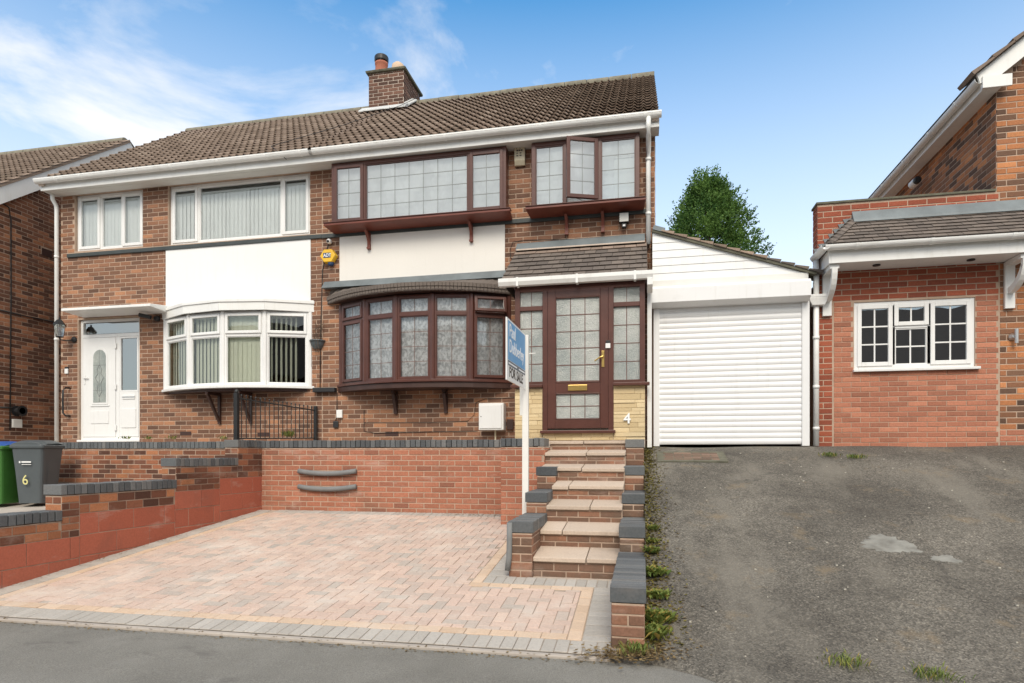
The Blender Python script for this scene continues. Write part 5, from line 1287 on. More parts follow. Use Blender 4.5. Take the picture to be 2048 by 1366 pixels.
for k in range(7):                                      # stepped lead up the parapet
    x = ex0 - .0 + (tx0 - ex0) * k / 7; z = ez + (tz - ez) * k / 7
    mb = MB(); mb.hexa([(x - .02, RY - .012, z - .03), (x + .09, RY - .012, z + .03), (x + .09, RY - .008, z + .03), (x - .02, RY - .008, z - .03), (x - .07, RY - .013, z + .085), (x + .09, RY - .013, z + .095), (x + .09, RY - .008, z + .095), (x - .07, RY - .008, z + .085)]); part(mb, 'step_flashing', 'lead', lr)
mb = MB(); mb.box(2.335, RXE, 8.575, 8.60, 3.825, 4.0); mb.box(2.31, 2.334, 8.575, 8.995, 3.825, 4.0); part(mb, 'fascia', 'gutter_white', RH, bevel=.004)
mb = MB(); mb.box(2.335, RXE, 8.6, 8.995, 3.832, 3.85); sf = part(mb, 'soffit', 'white_board', RH)
for px, py in ((1753, 539), (1942, 528)):
    x = at(px, py, Y=8.78).x; mb = MB(); mb.lathe((x, 8.78, 3.818), [(.045, 0), (.045, .012), (.02, .013)], 14); part(mb, 'downlight', 'black_metal', sf)
pr = []
for i in range(11): a = R(180 + 18 * i); pr.append((4.03 + .06 * math.sin(a), .056 * math.cos(a)))
for i in range(10, -1, -1): a = R(180 + 18 * i); pr.append((4.03 + .055 * math.sin(a), .051 * math.cos(a)))
mb = MB(); mb.extrude(pr, frame((0, 8.51, 0), (1, 0, 0), (0, -1, 0)), 2.24, RXE); gr = part(mb, 'gutter', 'gutter_white', RH, bevel=.002)
mb = MB(); mb.extrude(pr, frame((2.245, 0, 0), (0, -1, 0), (-1, 0, 0)), -9.0, -8.46); part(mb, 'gutter_return', 'gutter_white', gr, bevel=.002)
for px in (1716, 1866, 2030): x = ax(px, 8.46); mb = MB(); mb.extrude([(v * 1 - (4.03 - v) * .12, n_ * 1.12) for (v, n_) in pr], frame((0, 8.51, 0), (1, 0, 0), (0, -1, 0)), x - .02, x + .02); part(mb, 'gutter_clip', 'gutter_white', gr)
pipe(RH, [(2.25, 8.93, 3.97), (2.25, 8.93, 1.52)], .036, clips=[(2.25, 8.93, 2.95), (2.25, 8.93, 2.3), (2.25, 8.93, 1.75)])
mb = MB(); x = 2.25; mb.hexa([(x - .06, 8.86, 3.37), (x + .09, 8.86, 3.37), (x + .09, 8.98, 3.37), (x - .06, 8.98, 3.37), (x - .12, 8.84, 3.47), (x + .14, 8.84, 3.47), (x + .14, 8.98, 3.47), (x - .12, 8.98, 3.47)]); mb.box(x - .13, x + .15, 8.84, 8.98, 3.471, 3.51); part(mb, 'hopper', 'white_plastic', RH, bevel=.006)
for px in (1659, 2030):                                  # gallows brackets
    x = ax(px, 8.85); w_ = .055; mb = MB(); mb.box(x - w_, x + w_, RY - .05, RY - .01, 3.24, 3.82); mb.box(x - w_, x + w_, 8.62, RY - .05, 3.77, 3.825)
    n = 8; k0 = len(mb.v); pa = [(RY - .05 - .34 * math.sin(R(90 * i / n)), 3.42 + .36 * (1 - math.cos(R(90 * i / n)))) for i in range(n + 1)]; pb_ = [(y + .03, z + .075) if i < n - 1 else (y + .055, z) for i, (y, z) in enumerate(pa)]
    for i in range(n):
        (ya, za), (yb, zb_) = pa[i], pa[i + 1]; (yc, zc), (yd, zd) = pb_[i], pb_[i + 1]
        mb.hexa([(x - w_ * .6, ya, za), (x + w_ * .6, ya, za), (x + w_ * .6, yc, zc), (x - w_ * .6, yc, zc), (x - w_ * .6, yb, zb_), (x + w_ * .6, yb, zb_), (x + w_ * .6, yd, zd), (x - w_ * .6, yd, zd)])
    part(mb, 'bracket', 'white_board', RH, bevel=.004)
# main roof: eaves along the side, barge board to the street
gx = 4.10; mb = MB(); mb.box(rxc - .2, rxc - .175, 8.88, 16, 5.985, 6.14); mb.box(rxc - .175, rxc, 8.9, 16, 5.99, 6.0); part(mb, 'side_fascia', 'gutter_white', RH)
prg = [(6.11 + (v - 4.03), n_) for (v, n_) in pr]
mb = MB(); mb.extrude(prg, frame((gx + .03, 0, 0), (0, -1, 0), (-1, 0, 0)), -16, -8.86); gs = part(mb, 'side_gutter', 'gutter_white', RH, bevel=.002)
for y in (9.4, 10.2, 11.1, 12.0, 13.0): mb = MB(); mb.extrude([(v - (6.11 - v) * .12, n_ * 1.12) for (v, n_) in prg], frame((gx + .03, 0, 0), (0, -1, 0), (-1, 0, 0)), -y - .02, -y + .02); part(mb, 'gutter_clip', 'gutter_white', gs)
tb = .78; Fb = frame((gx + .06, 8.88, 6.0), (1, 0, tb), (0, -1, 0), (-tb, 0, 1)); LB = 6.5
mb = MB(); mb.hexa([Fb(.0, -.02, 0), Fb(LB, -.02, 0), Fb(LB, -.02, -.03), Fb(.0, -.02, -.03), Fb(.08, .2, 0), Fb(LB, .2, 0), Fb(LB, .2, -.03), Fb(.08, .2, -.03)]); mb.box(gx + .06, rxc + .1, 8.849, 8.879, 5.985, 6.13); part(mb, 'barge_board', 'white_board', RH)
mb = MB(); mb.quad(Fb(.05, .17, .05), Fb(LB, .17, .05), Fb(LB, .17, -7), Fb(.05, .17, -7)); rr = part(mb, 'roof', 'tile_flat', RH)
u = .0
while u < 2.4: mb = MB(); mb.hexa([Fb(u, .18, .07), Fb(u + .3, .18, .07), Fb(u + .3, .18, -.3), Fb(u, .18, -.3), Fb(u, .235, .07), Fb(u + .3, .205, .07), Fb(u + .3, .205, -.3), Fb(u, .235, -.3)], rnd_tone()); part(mb, 'verge_tile', 'tile_brown', rr, bevel=.005); u += .285
mb = MB(); mb.fbox(Fb, 2.3, LB, .17, .22, -.3, .06); part(mb, 'roof_edge', 'tile_flat', rr)
FL = at(1845, 365, X=rxc - .02); mb = MB(); mb.lathe((FL.x - .12, FL.y, FL.z), [(.05, -.07), (.06, -.05), (.06, .07), (.05, .09)], 14, 'y'); part(mb, 'flue', 'white_plastic', RH)
mb = MB(); mb.lathe((FL.x - .12, FL.y, FL.z), [(.04, -.15), (.055, -.14), (.055, -.09), (.03, -.08)], 14, 'y'); part(mb, 'flue_end', 'black_metal', RH)

# ================================================================== house on the left
LH = empty('neighbour_house', (-13.6, 10.5, 1.5), 'dark brick gable end house at the left edge with white barge board', 'house')
LX = -11.6; _a, _b = at(0, 372, X=LX + .16), at(262, 283, X=LX + .16); lt = (_b.z - _a.z) / (_b.y - _a.y); lay_, laz_ = _b.y, _b.z
mb = MB(); ley = 8.4; lez = laz_ - (lay_ - ley) * lt
mb.poly([(LX, 8.8, 1.2), (LX, 16.2, 1.2), (LX, 16.2, lez + .3), (LX, lay_, laz_ - .1), (LX, 8.8, lez + .2)]); mb.quad((LX - 6, 8.8, 1.2), (LX, 8.8, 1.2), (LX, 8.8, lez + .2), (LX - 6, 8.8, lez + .2))
wl_ = part(mb, 'wall', 'mortar', LH); pc = Pieces('brick')
lay_bricks(pc, frame((LX, 0, 0), (0, 1, 0), (1, 0, 0)), 8.8, 14.5, 1.4, 8.4, [(10.18, 10.42, 5.35, 5.5), (10.45, 10.68, 3.44, 3.59)], 'brick_neighbour', wl_, limit=lambda v: (lay_ - (laz_ - .13 - v) / lt, lay_ + (laz_ - .13 - v) / lt) if v > lez else (8.8, 16))
pc.flush(wl_)
for (y, z) in ((10.3, 5.35), (10.56, 3.44)): mb = MB(); mb.box(LX - .02, LX + .008, y - .11, y + .11, z, z + .14); part(mb, 'air_brick', 'brown_dark', LH)
rf_s = math.hypot(lay_ - ley, laz_ - lez); RX0 = LX - 5.5; RX1 = LX + .16
mb = MB(); mb.quad((RX0, ley, lez - .02), (RX1, ley, lez - .02), (RX1, lay_, laz_ - .02), (RX0, lay_, laz_ - .02)); mb.quad((RX0, lay_, laz_ - .01), (RX1, lay_, laz_ - .01), (RX1, 16.5, lez), (RX0, 16.5, lez))
lrf = part(mb, 'roof', 'ridge_grey', LH)
Fl = frame((RX0, ley, lez), (1, 0, 0), (0, -lt, 1), (0, 1, lt)); lay_tiles(Fl, RX1 - RX0, 18, rf_s / 18, .271, 'tile_brown', lrf, lrf, th=.03)
for k in range(12): mb = MB(); x0_ = RX0 + k * .46; mb.extrude([(.11 * math.cos(R(-100 + 25 * i)), .11 * math.sin(R(-100 + 25 * i))) for i in range(9)], frame((0, lay_, laz_ - .01), (1, 0, 0), (0, -1, 0)), x0_ + .004, min(x0_ + .456, RX1)); part(mb, 'ridge_tile', 'ridge_grey', lrf, bevel=.008)
Fv = frame((RX1 - .02, ley, lez), (0, 1, lt), (1, 0, 0), (0, -lt, 1))
mb = MB(); mb.fbox(Fv, 0, rf_s, -.27, -.022, -.03, 0); part(mb, 'barge_board', 'white_board', LH)
mb = MB(); mb.fbox(Fv, 0, rf_s, -.02, .04, -.06, .012); part(mb, 'verge', 'tile_verge', lrf)
mb = MB(); mb.fbox(Fv, 0, rf_s, -.265, -.25, -.14, -.03); part(mb, 'soffit', 'soffit', LH)
P1 = lambda px, py: at(px, py, X=LX + .02)
cable([P1(2, 405), P1(18, 415), P1(22, 440), P1(22, 600), P1(20, 860)], LH, .012); cable([P1(0, 620), P1(50, 632), P1(112, 645)], LH, .012)
cable([P1(0, 815), P1(25, 816), P1(34, 822)], LH, .016)

# ================================================================== tree behind the garage
def leaf_cluster(mb, p, d, L, n, w_, rnd, tone0):
    d = d.normalized(); ref = Vector((0, 0, 1)) if abs(d.z) < .9 else Vector((1, 0, 0)); a = d.cross(ref).normalized(); b_ = d.cross(a)
    for i in range(n):
        f = rnd.random(); q = p + d * L * f
        th = rnd.uniform(0, 6.28); sd_ = (a * math.cos(th) + b_ * math.sin(th))
        l = L * rnd.uniform(.22, .4) * (1.15 - .6 * f); dirv = (d * rnd.uniform(.5, 1.0) + sd_ * rnd.uniform(.5, 1.0)).normalized()
        nrm = dirv.cross(Vector((rnd.uniform(-1, 1), rnd.uniform(-1, 1), rnd.uniform(-1, 1)))).normalized(); ww = w_ * rnd.uniform(.6, 1.2)
        t = min(1, max(0, tone0 + rnd.uniform(-.25, .25)))
        mb.quad(q, q + dirv * l * .45 + nrm * ww, q + dirv * l, q + dirv * l * .45 - nrm * ww, (t, rnd.random(), 0))
def conifer(loc, H, rad, label):
    E_ = empty('conifer_tree', loc, label, 'tree'); rnd = random.Random(12); base = Vector(loc); mb = MB()
    mb.tube([base, base + Vector((.05, 0, H * .5)), base + Vector((0, .05, H * .93))], [.22, .13, .03], 8); tips = []
    for k in range(40):
        f = rnd.uniform(.3, .97); th = rnd.uniform(0, 6.28); rr = rad * min(1.0, (1.05 - f) * 2.0) * rnd.uniform(.6, .9)
        p0 = base + Vector((0, 0, H * (f - .12))); p1 = base + Vector((math.cos(th) * rr, math.sin(th) * rr, H * f))
        mid = p0.lerp(p1, .5) + Vector((0, 0, -.15)); mb.tube([p0, mid, p1], [.05, .03, .01], 5); tips.append((p0, mid, p1))
    part(mb, 'trunk', 'trunk_bark', E_); mb = MB()
    def surf(f, th):                                       # lumpy crown radius at height fraction f
        return rad * min(1.0, max(.01, (1.01 - f) / .33) ** .66) * (1 + .13 * math.sin(3 * th + 9 * f) + .10 * math.sin(5 * th - 14 * f))
    for k in range(230):                                   # foliage gathered into clumps round the branch ends
        f = rnd.uniform(.52, .985); th = rnd.uniform(0, 6.28); rr = surf(f, th) * rnd.uniform(.45, 1.0); cr_ = rnd.uniform(.26, .44) * (1.25 - f * .5)
        c0 = base + Vector((math.cos(th) * rr, math.sin(th) * rr, H * f - .1)); light = rnd.uniform(.1, .75)
        for j in range(42):
            v = Vector((rnd.gauss(0, 1), rnd.gauss(0, 1), rnd.gauss(0, 1))).normalized() * cr_ * rnd.random() ** .4; v.z *= 1.25
            dv = v.normalized() * .7 + Vector((math.cos(th) * .4, math.sin(th) * .4, .7)) + Vector((rnd.gauss(0, .25), rnd.gauss(0, .25), 0))
            leaf_cluster(mb, c0 + v, dv, rnd.uniform(.16, .32), 8, .028, rnd, light)
    for k in range(13):                                    # long free sprays on the right and top
        th = rnd.uniform(-1.0, .9); z = H * rnd.uniform(.6, .95); rr = surf(z / H, th) * .92
        q = base + Vector((math.cos(th) * rr, math.sin(th) * rr * .6, z)); dv = Vector((math.cos(th) * .8, 0, 1.0))
        for j in range(7): leaf_cluster(mb, q + dv.normalized() * .07 * j + Vector((rnd.gauss(0, .03), 0, 0)), dv, .2, 12, .022, rnd, .45)
    part(mb, 'crown', 'leaf_conifer', E_, fix=False)
conifer((2.15, 22, 1.36), 9.4, 1.72, 'dense green conifer rising behind the white garage')

# ================================================================== things on and about the houses
def thing_at(name, loc, label, cat, group=None): return empty(name, loc, label, cat, group)
# --- for sale board
SG = thing_at('for_sale_sign', (.05, 6.85, .9), 'estate agent for sale board in blue and white on a white post', 'sign')
def lat(px, z): return Vector((-SN * z + CS * (px - CX) / FPX * z, CS * z + SN * (px - CX) / FPX * z, 0))
pR, pL = lat(1050, 6.75), lat(1012.5, 5.87)
Us = (pR - pL).normalized(); Fsg = frame(pL, Us, Vector((Us.y, -Us.x, 0))); Lb = (pR - pL).length
zt = EYE + (HY - 633.5) / FPX * 5.87; zb = EYE + (HY - 758.8) / FPX * 5.87
base_z = EYE + (HY - 1026) / FPX * 6.75 - .35
mb = MB(); c_ = Fsg(Lb + .03, 0, 0)
mb.box(c_.x - .033, c_.x + .033, c_.y - .025, c_.y + .025, base_z, zt + .0); part(mb, 'post', 'post_white', SG, bevel=.003)
mb = MB(); mb.box(c_.x - .06, c_.x - .034, c_.y - .02, c_.y + .02, zb - .28, zb + .1); part(mb, 'post_batten', 'post_white', SG)
mb = MB(); mb.fbox(Fsg, 0, Lb - .002, zb, zt, -.006, .006); bd = part(mb, 'board', 'sign_white', SG)
Hs = zt - zb; mb = MB(); mb.fbox(Fsg, .05, Lb - .03, zb + Hs * .335, zt - Hs * .03, .006, .0075); part(mb, 'blue_panel', 'sign_blue', bd)
mb = MB(); mb.fbox(Fsg, .05, Lb - .03, zb + Hs * .245, zb + Hs * .325, .006, .0075); part(mb, 'navy_strip', 'sign_navy', bd)
mb = MB(); mb.fbox(Fsg, .07, Lb * .5, zb + Hs * .272, zb + Hs * .298, .0075, .0085); mb.fbox(Fsg, Lb * .6, Lb - .06, zb + Hs * .272, zb + Hs * .298, .0075, .0085); part(mb, 'small_print', 'sign_text', bd)
text_mesh('lettering', 'Paul', .175, Fsg, .10, zb + Hs * .73, .008, 'sign_text', bd, bold=.002)
text_mesh('lettering', 'Dubberley', .175, Fsg, .10, zb + Hs * .475, .008, 'sign_text', bd, sx=.93, bold=.002)
text_mesh('lettering', 'FOR SALE', .135, Fsg, .10, zb + Hs * .07, .007, 'print_dark', bd, sx=1.12, bold=.003)
mb = MB(); mb.tube([c_ + Vector((0, 0, zt - .2)), c_ + Vector((.10, .05, zt - .19))], .006, 6); part(mb, 'nail', 'post_white', SG)
# --- wheelie bins
def wheelie_bin(cx_, cy_, z, rot, wt, dt, wb, db, h, body, lidm, label):
    E_ = thing_at('wheelie_bin', (cx_, cy_, z), label, 'wheelie bin', 'bins left of the dividing wall')
    M = Matrix.Rotation(rot, 4, 'Z'); T = lambda x, y, zz: M @ Vector((x, y, zz)) + Vector((cx_, cy_, z))
    def rr(w_, d_, zz, c=.05, k=4):
        o = []
        for (sx, sy, a0) in ((1, -1, -90), (1, 1, 0), (-1, 1, 90), (-1, -1, 180)):
            for i in range(k): a = R(a0 + 90 * i / (k - 1)); o.append(T(sx * (w_ / 2 - c) + c * math.cos(a), sy * (d_ / 2 - c) + c * math.sin(a), zz))
        return o
    mb = MB(); rings = [rr(wb, db, .03), rr(wb + (wt - wb) * .5, db + (dt - db) * .5, h * .5), rr(wt * .99, dt * .99, h * .86), rr(wt * 1.0, dt * 1.0, h * .861)]
    def loft(mb, rings):
        n = len(rings[0]); n0 = len(mb.v)
        for r_ in rings: mb.v += [tuple(p) for p in r_]
        for i in range(len(rings) - 1):
            for k in range(n): k2 = (k + 1) % n; mb.face((n0 + i * n + k, n0 + i * n + k2, n0 + (i + 1) * n + k2, n0 + (i + 1) * n + k))
        mb.face(tuple(n0 + k for k in reversed(range(n)))); mb.face(tuple(n0 + (len(rings) - 1) * n + k for k in range(n)))
    loft(mb, rings); b_ = part(mb, 'body', body, E_)
    mb = MB(); loft(mb, [rr(wt * 1.0, dt * 1.0, h * .862), rr(wt * 1.1, dt * 1.08, h * .875), rr(wt * 1.1, dt * 1.08, h * .915), rr(wt * 1.04, dt * 1.03, h * .925)]); part(mb, 'rim', body, E_, bevel=.006)
    mb = MB(); n0 = 9; prof = []
    for k in range(n0 + 1):
        x = -wt * .52 + wt * 1.04 * k / n0; prof.append((x, h * .926 + .055 * (1 - (2 * k / n0 - 1) ** 4)))
    k0 = len(mb.v)
    for yy, hh in ((-dt * .53, -.02), (-dt * .3, .01), (dt * .2, .02), (dt * .5, 0)):
        for (x, zz) in prof: mb.v.append(tuple(T(x, yy, zz + hh)))
    for j in range(3):
        for k in range(n0): a = k0 + j * (n0 + 1) + k; mb.face((a, a + 1, a + n0 + 2, a + n0 + 1))
    mb.face(tuple(k0 + k for k in range(n0 + 1))[::-1]); mb.face(tuple(k0 + 3 * (n0 + 1) + k for k in range(n0 + 1)))
    part(mb, 'lid', lidm, E_, bevel=.004)
    mb = MB(); pL_ = [T(-wt * .3, dt * .62, h * .93), T(wt * .3, dt * .62, h * .93)]; mb.tube(pL_, .014, 8); part(mb, 'handle', lidm, E_)
    for sx in (-1, 1):
        mb = MB(); ring = []; c = T(sx * wb * .52, db * .5, .1)
        A = M @ Vector((1, 0, 0)); mb.tube([c - A * .025, c + A * .025], .1, 18); part(mb, 'wheel', 'black_plastic', E_)
    # moulded side panels
    for sx in (-1, 1):
        mb = MB(); y0, y1 = -.1, .12
        q = [T(sx * (wb / 2 + (wt - wb) / 2 * f * 1.0 + .004), y, zz) for (y, zz, f) in ((y0, h * .14, .14), (y1, h * .14, .14), (y1, h * .72, .72), ((y0 + y1) / 2, h * .78, .78), (y0, h * .72, .72))]
        mb.poly(q); mb.poly([p + M @ Vector((-sx * .004, 0, 0)) for p in q]); part(mb, 'side_panel', body, E_)
    # front face frame for the markings
    Fm = frame(T(-wt * .5, -db / 2, 0), M @ Vector((1, 0, 0)), M @ Vector((0, -1, .0)), (T(0, -dt / 2, h * .86) - T(0, -db / 2, .03)).normalized())
    return E_, Fm, b_
g = at(93, 1006, Y=7.95)
bn, Fm, bb_ = wheelie_bin(-9.2, 8.02, .635, R(16), .46, .52, .34, .40, 1.0, 'bin_grey', 'bin_grey', 'grey wheelie bin with yellow number 6 beside the stepped wall')
text_mesh('number', '6', .21, Fm, .17, .32, .034, 'number_yellow', bb_, extr=.003, sx=.85, bold=0)
mb = MB(); mb.fbox(Fm, .13, .15, .645, .675, .012, .022); mb.fbox(Fm, .165, .30, .65, .672, .012, .02); mb.fbox(Fm, .165, .30, .62, .628, .012, .02); part(mb, 'printed_mark', 'print_white', bb_)
wheelie_bin(-9.76, 7.9, .625, R(8), .50, .55, .40, .44, .99, 'bin_green', 'bin_blue', 'green wheelie bin with blue lid at the left edge')
# --- railing on the wall
RL = thing_at('railing', (-5.5, 8.3, 1.6), 'short black metal railing sloping down to the house wall', 'railing')
A0 = Vector((at(473, 880, Y=8.1).x, 8.1, 0)); B0 = Vector((ax(631, 9.42), 9.42, 0)); ztA, ztB = az(480, 791, 8.1), az(626, 817, 9.42); zbA, zbB = 1.64, az(631, 876, 9.42)
mb = MB(); mb.box(A0.x - .03, A0.x + .03, 8.07, 8.13, 1.605, az(473, 786, 8.1)); mb.lathe((A0.x, 8.1, az(473, 786, 8.1)), [(.02, 0), (.03, .02), (.02, .045), (.004, .06)], 10); part(mb, 'post', 'black_metal', RL, bevel=.004)
mb = MB(); mb.box(B0.x - .025, B0.x + .025, 9.40, 9.45, 1.56, az(631, 812, 9.42)); part(mb, 'post', 'black_metal', RL, bevel=.004)
rail = lambda f, za, zb_: A0.lerp(B0, f) + Vector((0, 0, za + (zb_ - za) * f))
for (za, zb_) in ((ztA - .035, ztB - .035), (zbA, zbB)): mb = MB(); mb.tube([rail(.02, za, zb_), rail(.98, za, zb_)], .011, 6); part(mb, 'rail', 'black_metal', RL)
for k in range(1, 18):
    f = k / 18; mb = MB(); p = rail(f, ztA, ztB); mb.tube([rail(f, zbA, zbB), p], .0065, 6); mb.lathe(tuple(p), [(.006, 0), (.014, .012), (.012, .022), (.003, .032)], 8); part(mb, 'bar', 'black_metal', RL)
# --- foam bars on the retaining wall, foam guard at the step wall
for (y0, y1, lab) in ((942, 952, 'upper curved grey foam bar fixed to the orange retaining wall'), (973, 983, 'lower curved grey foam bar fixed to the orange retaining wall')):
    pts = []
    for k in range(9):
        f = k / 8; px = 597 + (712 - 597) * f; py = y0 + (y1 - y0 - 4) * 4 * f * (1 - f) * .9 + 3 * (1 - f) * 0; p = at(px, py, Y=8.28); pts.append(p)
    mb = MB(); mb.tube(pts, .036, 12); o = mb.build('foam_bar', 'foam_grey', smooth=True); tag(o, lab, 'foam bar', 'foam bars on the retaining wall')
mb = MB(); pts = [at(1019, 1045, Y=5.62), at(1019, 1080, Y=5.62), at(1018, 1115, Y=5.61), at(1015, 1141, Y=5.60)]; mb.tube(pts, .026, 12)
tag(mb.build('foam_guard', 'foam_grey', smooth=True), 'upright grey foam tube guarding the corner of the lowest step wall', 'foam guard')
# --- meter box
MBX = thing_at('meter_box', (ax(982, 9.4), 9.4, az(982, 862, 9.4)), 'white meter box on the brick wall below the brown bow window', 'meter box')
F = FRONT(FY); a, b_ = ax(957, 9.3), ax(1003, 9.3); z0, z1 = az(980, 860, 9.3), az(980, 806, 9.3)
mb = MB(); mb.fbox(F, a, b_ + .03, z0, z1, 0.008, .19); part(mb, 'case', 'white_board', MBX, bevel=.01)
mb = MB(); mb.fbox(F, a + .015, b_ + .0, z0 + .025, z1 - .03, .19, .203); part(mb, 'door', 'white_plastic', MBX, bevel=.006)
mb = MB(); mb.lathe(tuple(F(a + .04, (z0 + z1) / 2, .206)), [(.008, 0), (.008, .004)], 10, 'y'); part(mb, 'lock', 'print_dark', MBX)
mb = MB(); mb.tube([F((a + b_) / 2 + .05, z0 - .16, .05), F((a + b_) / 2 + .05, z0 + .02, .05)], .014, 8); part(mb, 'pipe', 'cream_plastic', MBX)
mb = MB(); mb.fbox(F, b_ + .05, b_ + .15, z0 + .01, z0 + .17, .008, .06); tag(mb.build('junction_box', 'brown_dark', bevel=.004), 'small brown junction box right of the white meter box', 'junction box')
# --- alarm boxes, camera, lamps
AD = thing_at('alarm_box', tuple(at(655, 512, Y=9.42)), 'yellow hexagonal alarm box on the brick pier between the houses', 'alarm box')
c_ = at(655, 511, Y=9.40); mb = MB(); rr_ = .125
def hexpr(mb, c, r_, y0, y1, rx=1.0):
    k0 = len(mb.v)
    for (y, q) in ((y0, r_), (y1, r_ * .93)):
        for i in range(6): a = R(60 * i); mb.v.append((c.x + q * rx * math.cos(a), y, c.z + q * math.sin(a)))
    for i in range(6): j = (i + 1) % 6; mb.face((k0 + i, k0 + j, k0 + 6 + j, k0 + 6 + i))
    mb.face(tuple(k0 + i for i in range(6))); mb.face(tuple(k0 + 6 + i for i in range(6)))
hexpr(mb, c_, rr_, 9.49, 9.40, 1.15); part(mb, 'cover', 'alarm_yellow', AD, bevel=.006)
Fa = FRONT(9.398); mb = MB(); mb.fbox(Fa, c_.x - .075, c_.x + .055, c_.z - .035, c_.z + .045, 0, .002); part(mb, 'logo_panel', 'alarm_blue', AD)
text_mesh('lettering', 'ADT', .078, Fa, c_.x - .071, c_.z - .022, .003, 'print_white', AD, extr=.0006, sx=.86, bold=.0015)
mb = MB(); mb.lathe((c_.x + .03, 9.46, c_.z - .13), [(.04, -.02), (.05, 0), (.05, .05), (.03, .06)], 12); part(mb, 'beacon', 'alarm_blue', AD)
BX = thing_at('alarm_box', tuple(at(1039, 310, Y=9.4)), 'cream alarm box under the eaves between the two upstairs bays', 'alarm box')
a, b_ = ax(1028, 9.4), ax(1049, 9.4); z0, z1 = az(1038, 328, 9.4), az(1038, 289, 9.4); F = FRONT(FY)
mb = MB(); mb.fbox(F, a, b_, z0 + .06, z1, .01, .08); mb.hexa([F(a, z0, .05), F(b_, z0, .05), F(b_, z0, .01), F(a, z0, .01), F(a, z0 + .058, .085), F(b_, z0 + .058, .085), F(b_, z0 + .058, .01), F(a, z0 + .058, .01)]); part(mb, 'case', 'cream_plastic', BX, bevel=.006)
mb = MB()
for r_ in range(4):
    for k in range(2 if r_ != 1 else 3): u = a + .03 + k * (b_ - a - .06) / (2 if r_ != 1 else 3); mb.fbox(F, u + .003, u + (.03 if r_ else .012), z1 - .055 - r_ * .037, z1 - .04 - r_ * .037 + (.008 if r_ == 1 else 0), .08, .082)
part(mb, 'printed_mark', 'print_dark', BX)
CM = thing_at('security_camera', tuple(at(657, 482, Y=9.42)), 'small white dome camera above the yellow alarm box', 'camera')
c_ = at(657, 482, Y=9.43); mb = MB(); mb.lathe((c_.x, 9.49, c_.z), [(.035, 0), (.04, -.02), (.04, -.06), (.03, -.075)], 14, 'y'); part(mb, 'housing', 'white_plastic', CM, smooth=True)
mb = MB(); mb.lathe((c_.x - .004, 9.43, c_.z - .006), [(.026, 0), (.022, -.02), (.008, -.03)], 12, 'y'); part(mb, 'lens', 'black_plastic', CM, smooth=True)
FLD = thing_at('floodlight', tuple(at(1248, 438, Y=9.4)), 'small square floodlight with sensor below the right upstairs bay', 'floodlight')
a, b_ = ax(1238, 9.38), ax(1258, 9.38); z0, z1 = az(1248, 444, 9.38), az(1248, 425, 9.38)
mb = MB(); mb.fbox(F, a, b_, z0, z1, .03, .12); part(mb, 'case', 'black_metal', FLD, bevel=.006)
mb = MB(); mb.fbox(F, a + .008, b_ - .008, z0 + .008, z1 - .008, .12, .126); part(mb, 'lens', 'soffit', FLD)
mb = MB(); xm = (a + b_) / 2; mb.fbox(F, xm - .035, xm + .035, z0 - .07, z0 - .002, .03, .1); part(mb, 'sensor', 'black_plastic', FLD, bevel=.008)
mb = MB(); mb.fbox(F, xm - .018, xm + .018, z0 - .055, z0 - .03, .1, .104); part(mb, 'sensor_window', 'white_plastic', FLD)
# wall lantern by the white door
LN = thing_at('wall_lantern', tuple(at(120, 675, Y=9.3)), 'black carriage lantern on the wall corner left of the white door', 'lantern')
c_ = at(119, 660, Y=9.25); mb = MB(); z = c_.z
mb.lathe((c_.x, 9.25, z), [(.055, -.13), (.062, -.12), (.062, -.115)], 6); mb.lathe((c_.x, 9.25, z + .09), [(.1, 0), (.09, .02), (.04, .09), (.015, .1), (.012, .13), (.003, .14)], 6)
for k in range(6): a_k = R(60 * k); mb.tube([(c_.x + .058 * math.cos(a_k), 9.25 + .058 * math.sin(a_k), z - .118), (c_.x + .09 * math.cos(a_k), 9.25 + .09 * math.sin(a_k), z + .092)], .005, 4)
mb.tube([(c_.x, 9.25, z - .13), (c_.x, 9.26, z - .17), (c_.x + .03, 9.38, z - .17), (c_.x + .06, 9.48, z - .13)], .012, 6); mb.lathe((c_.x + .06, 9.49, z - .13), [(.055, 0), (.05, -.02), (.02, -.03)], 12, 'y'); part(mb, 'frame', 'black_metal', LN)
mb = MB(); mb.lathe((c_.x, 9.25, z), [(.05, -.112), (.082, .088)], 6); part(mb, 'lantern_pane', 'glass', LN)
SL = thing_at('wall_light', tuple(at(300, 633, Y=9.3)), 'small black tube lamp at the right end of the door canopy', 'lamp')
p = at(305, 634, Y=9.42); mb = MB(); mb.tube([(p.x - .16, 9.30, p.z + .02), (p.x + .02, 9.36, p.z - .02)], .035, 12); mb.lathe((p.x + .05, 9.49, p.z - .02), [(.05, 0), (.05, -.03), (.03, -.07)], 12, 'y'); part(mb, 'lamp_body', 'black_plastic', SL)
mb = MB(); mb.tube([(p.x - .165, 9.298, p.z + .021), (p.x - .161, 9.30, p.z + .02)], .03, 12); part(mb, 'lens', 'soffit', SL)
WL = thing_at('wall_light', tuple(at(2034, 672, Y=8.95)), 'slim upright metal wall lamp right of the white window', 'lamp')
p = at(2033, 672, Y=8.93); mb = MB(); mb.tube([(p.x, 8.93, p.z - .09), (p.x, 8.93, p.z + .09)], .022, 14); part(mb, 'lamp_body', 'steel', WL)
mb = MB(); mb.lathe((p.x - .02, 8.99, p.z), [(.045, 0), (.04, -.02), (.02, -.05)], 12, 'y'); part(mb, 'back_plate', 'steel', WL)
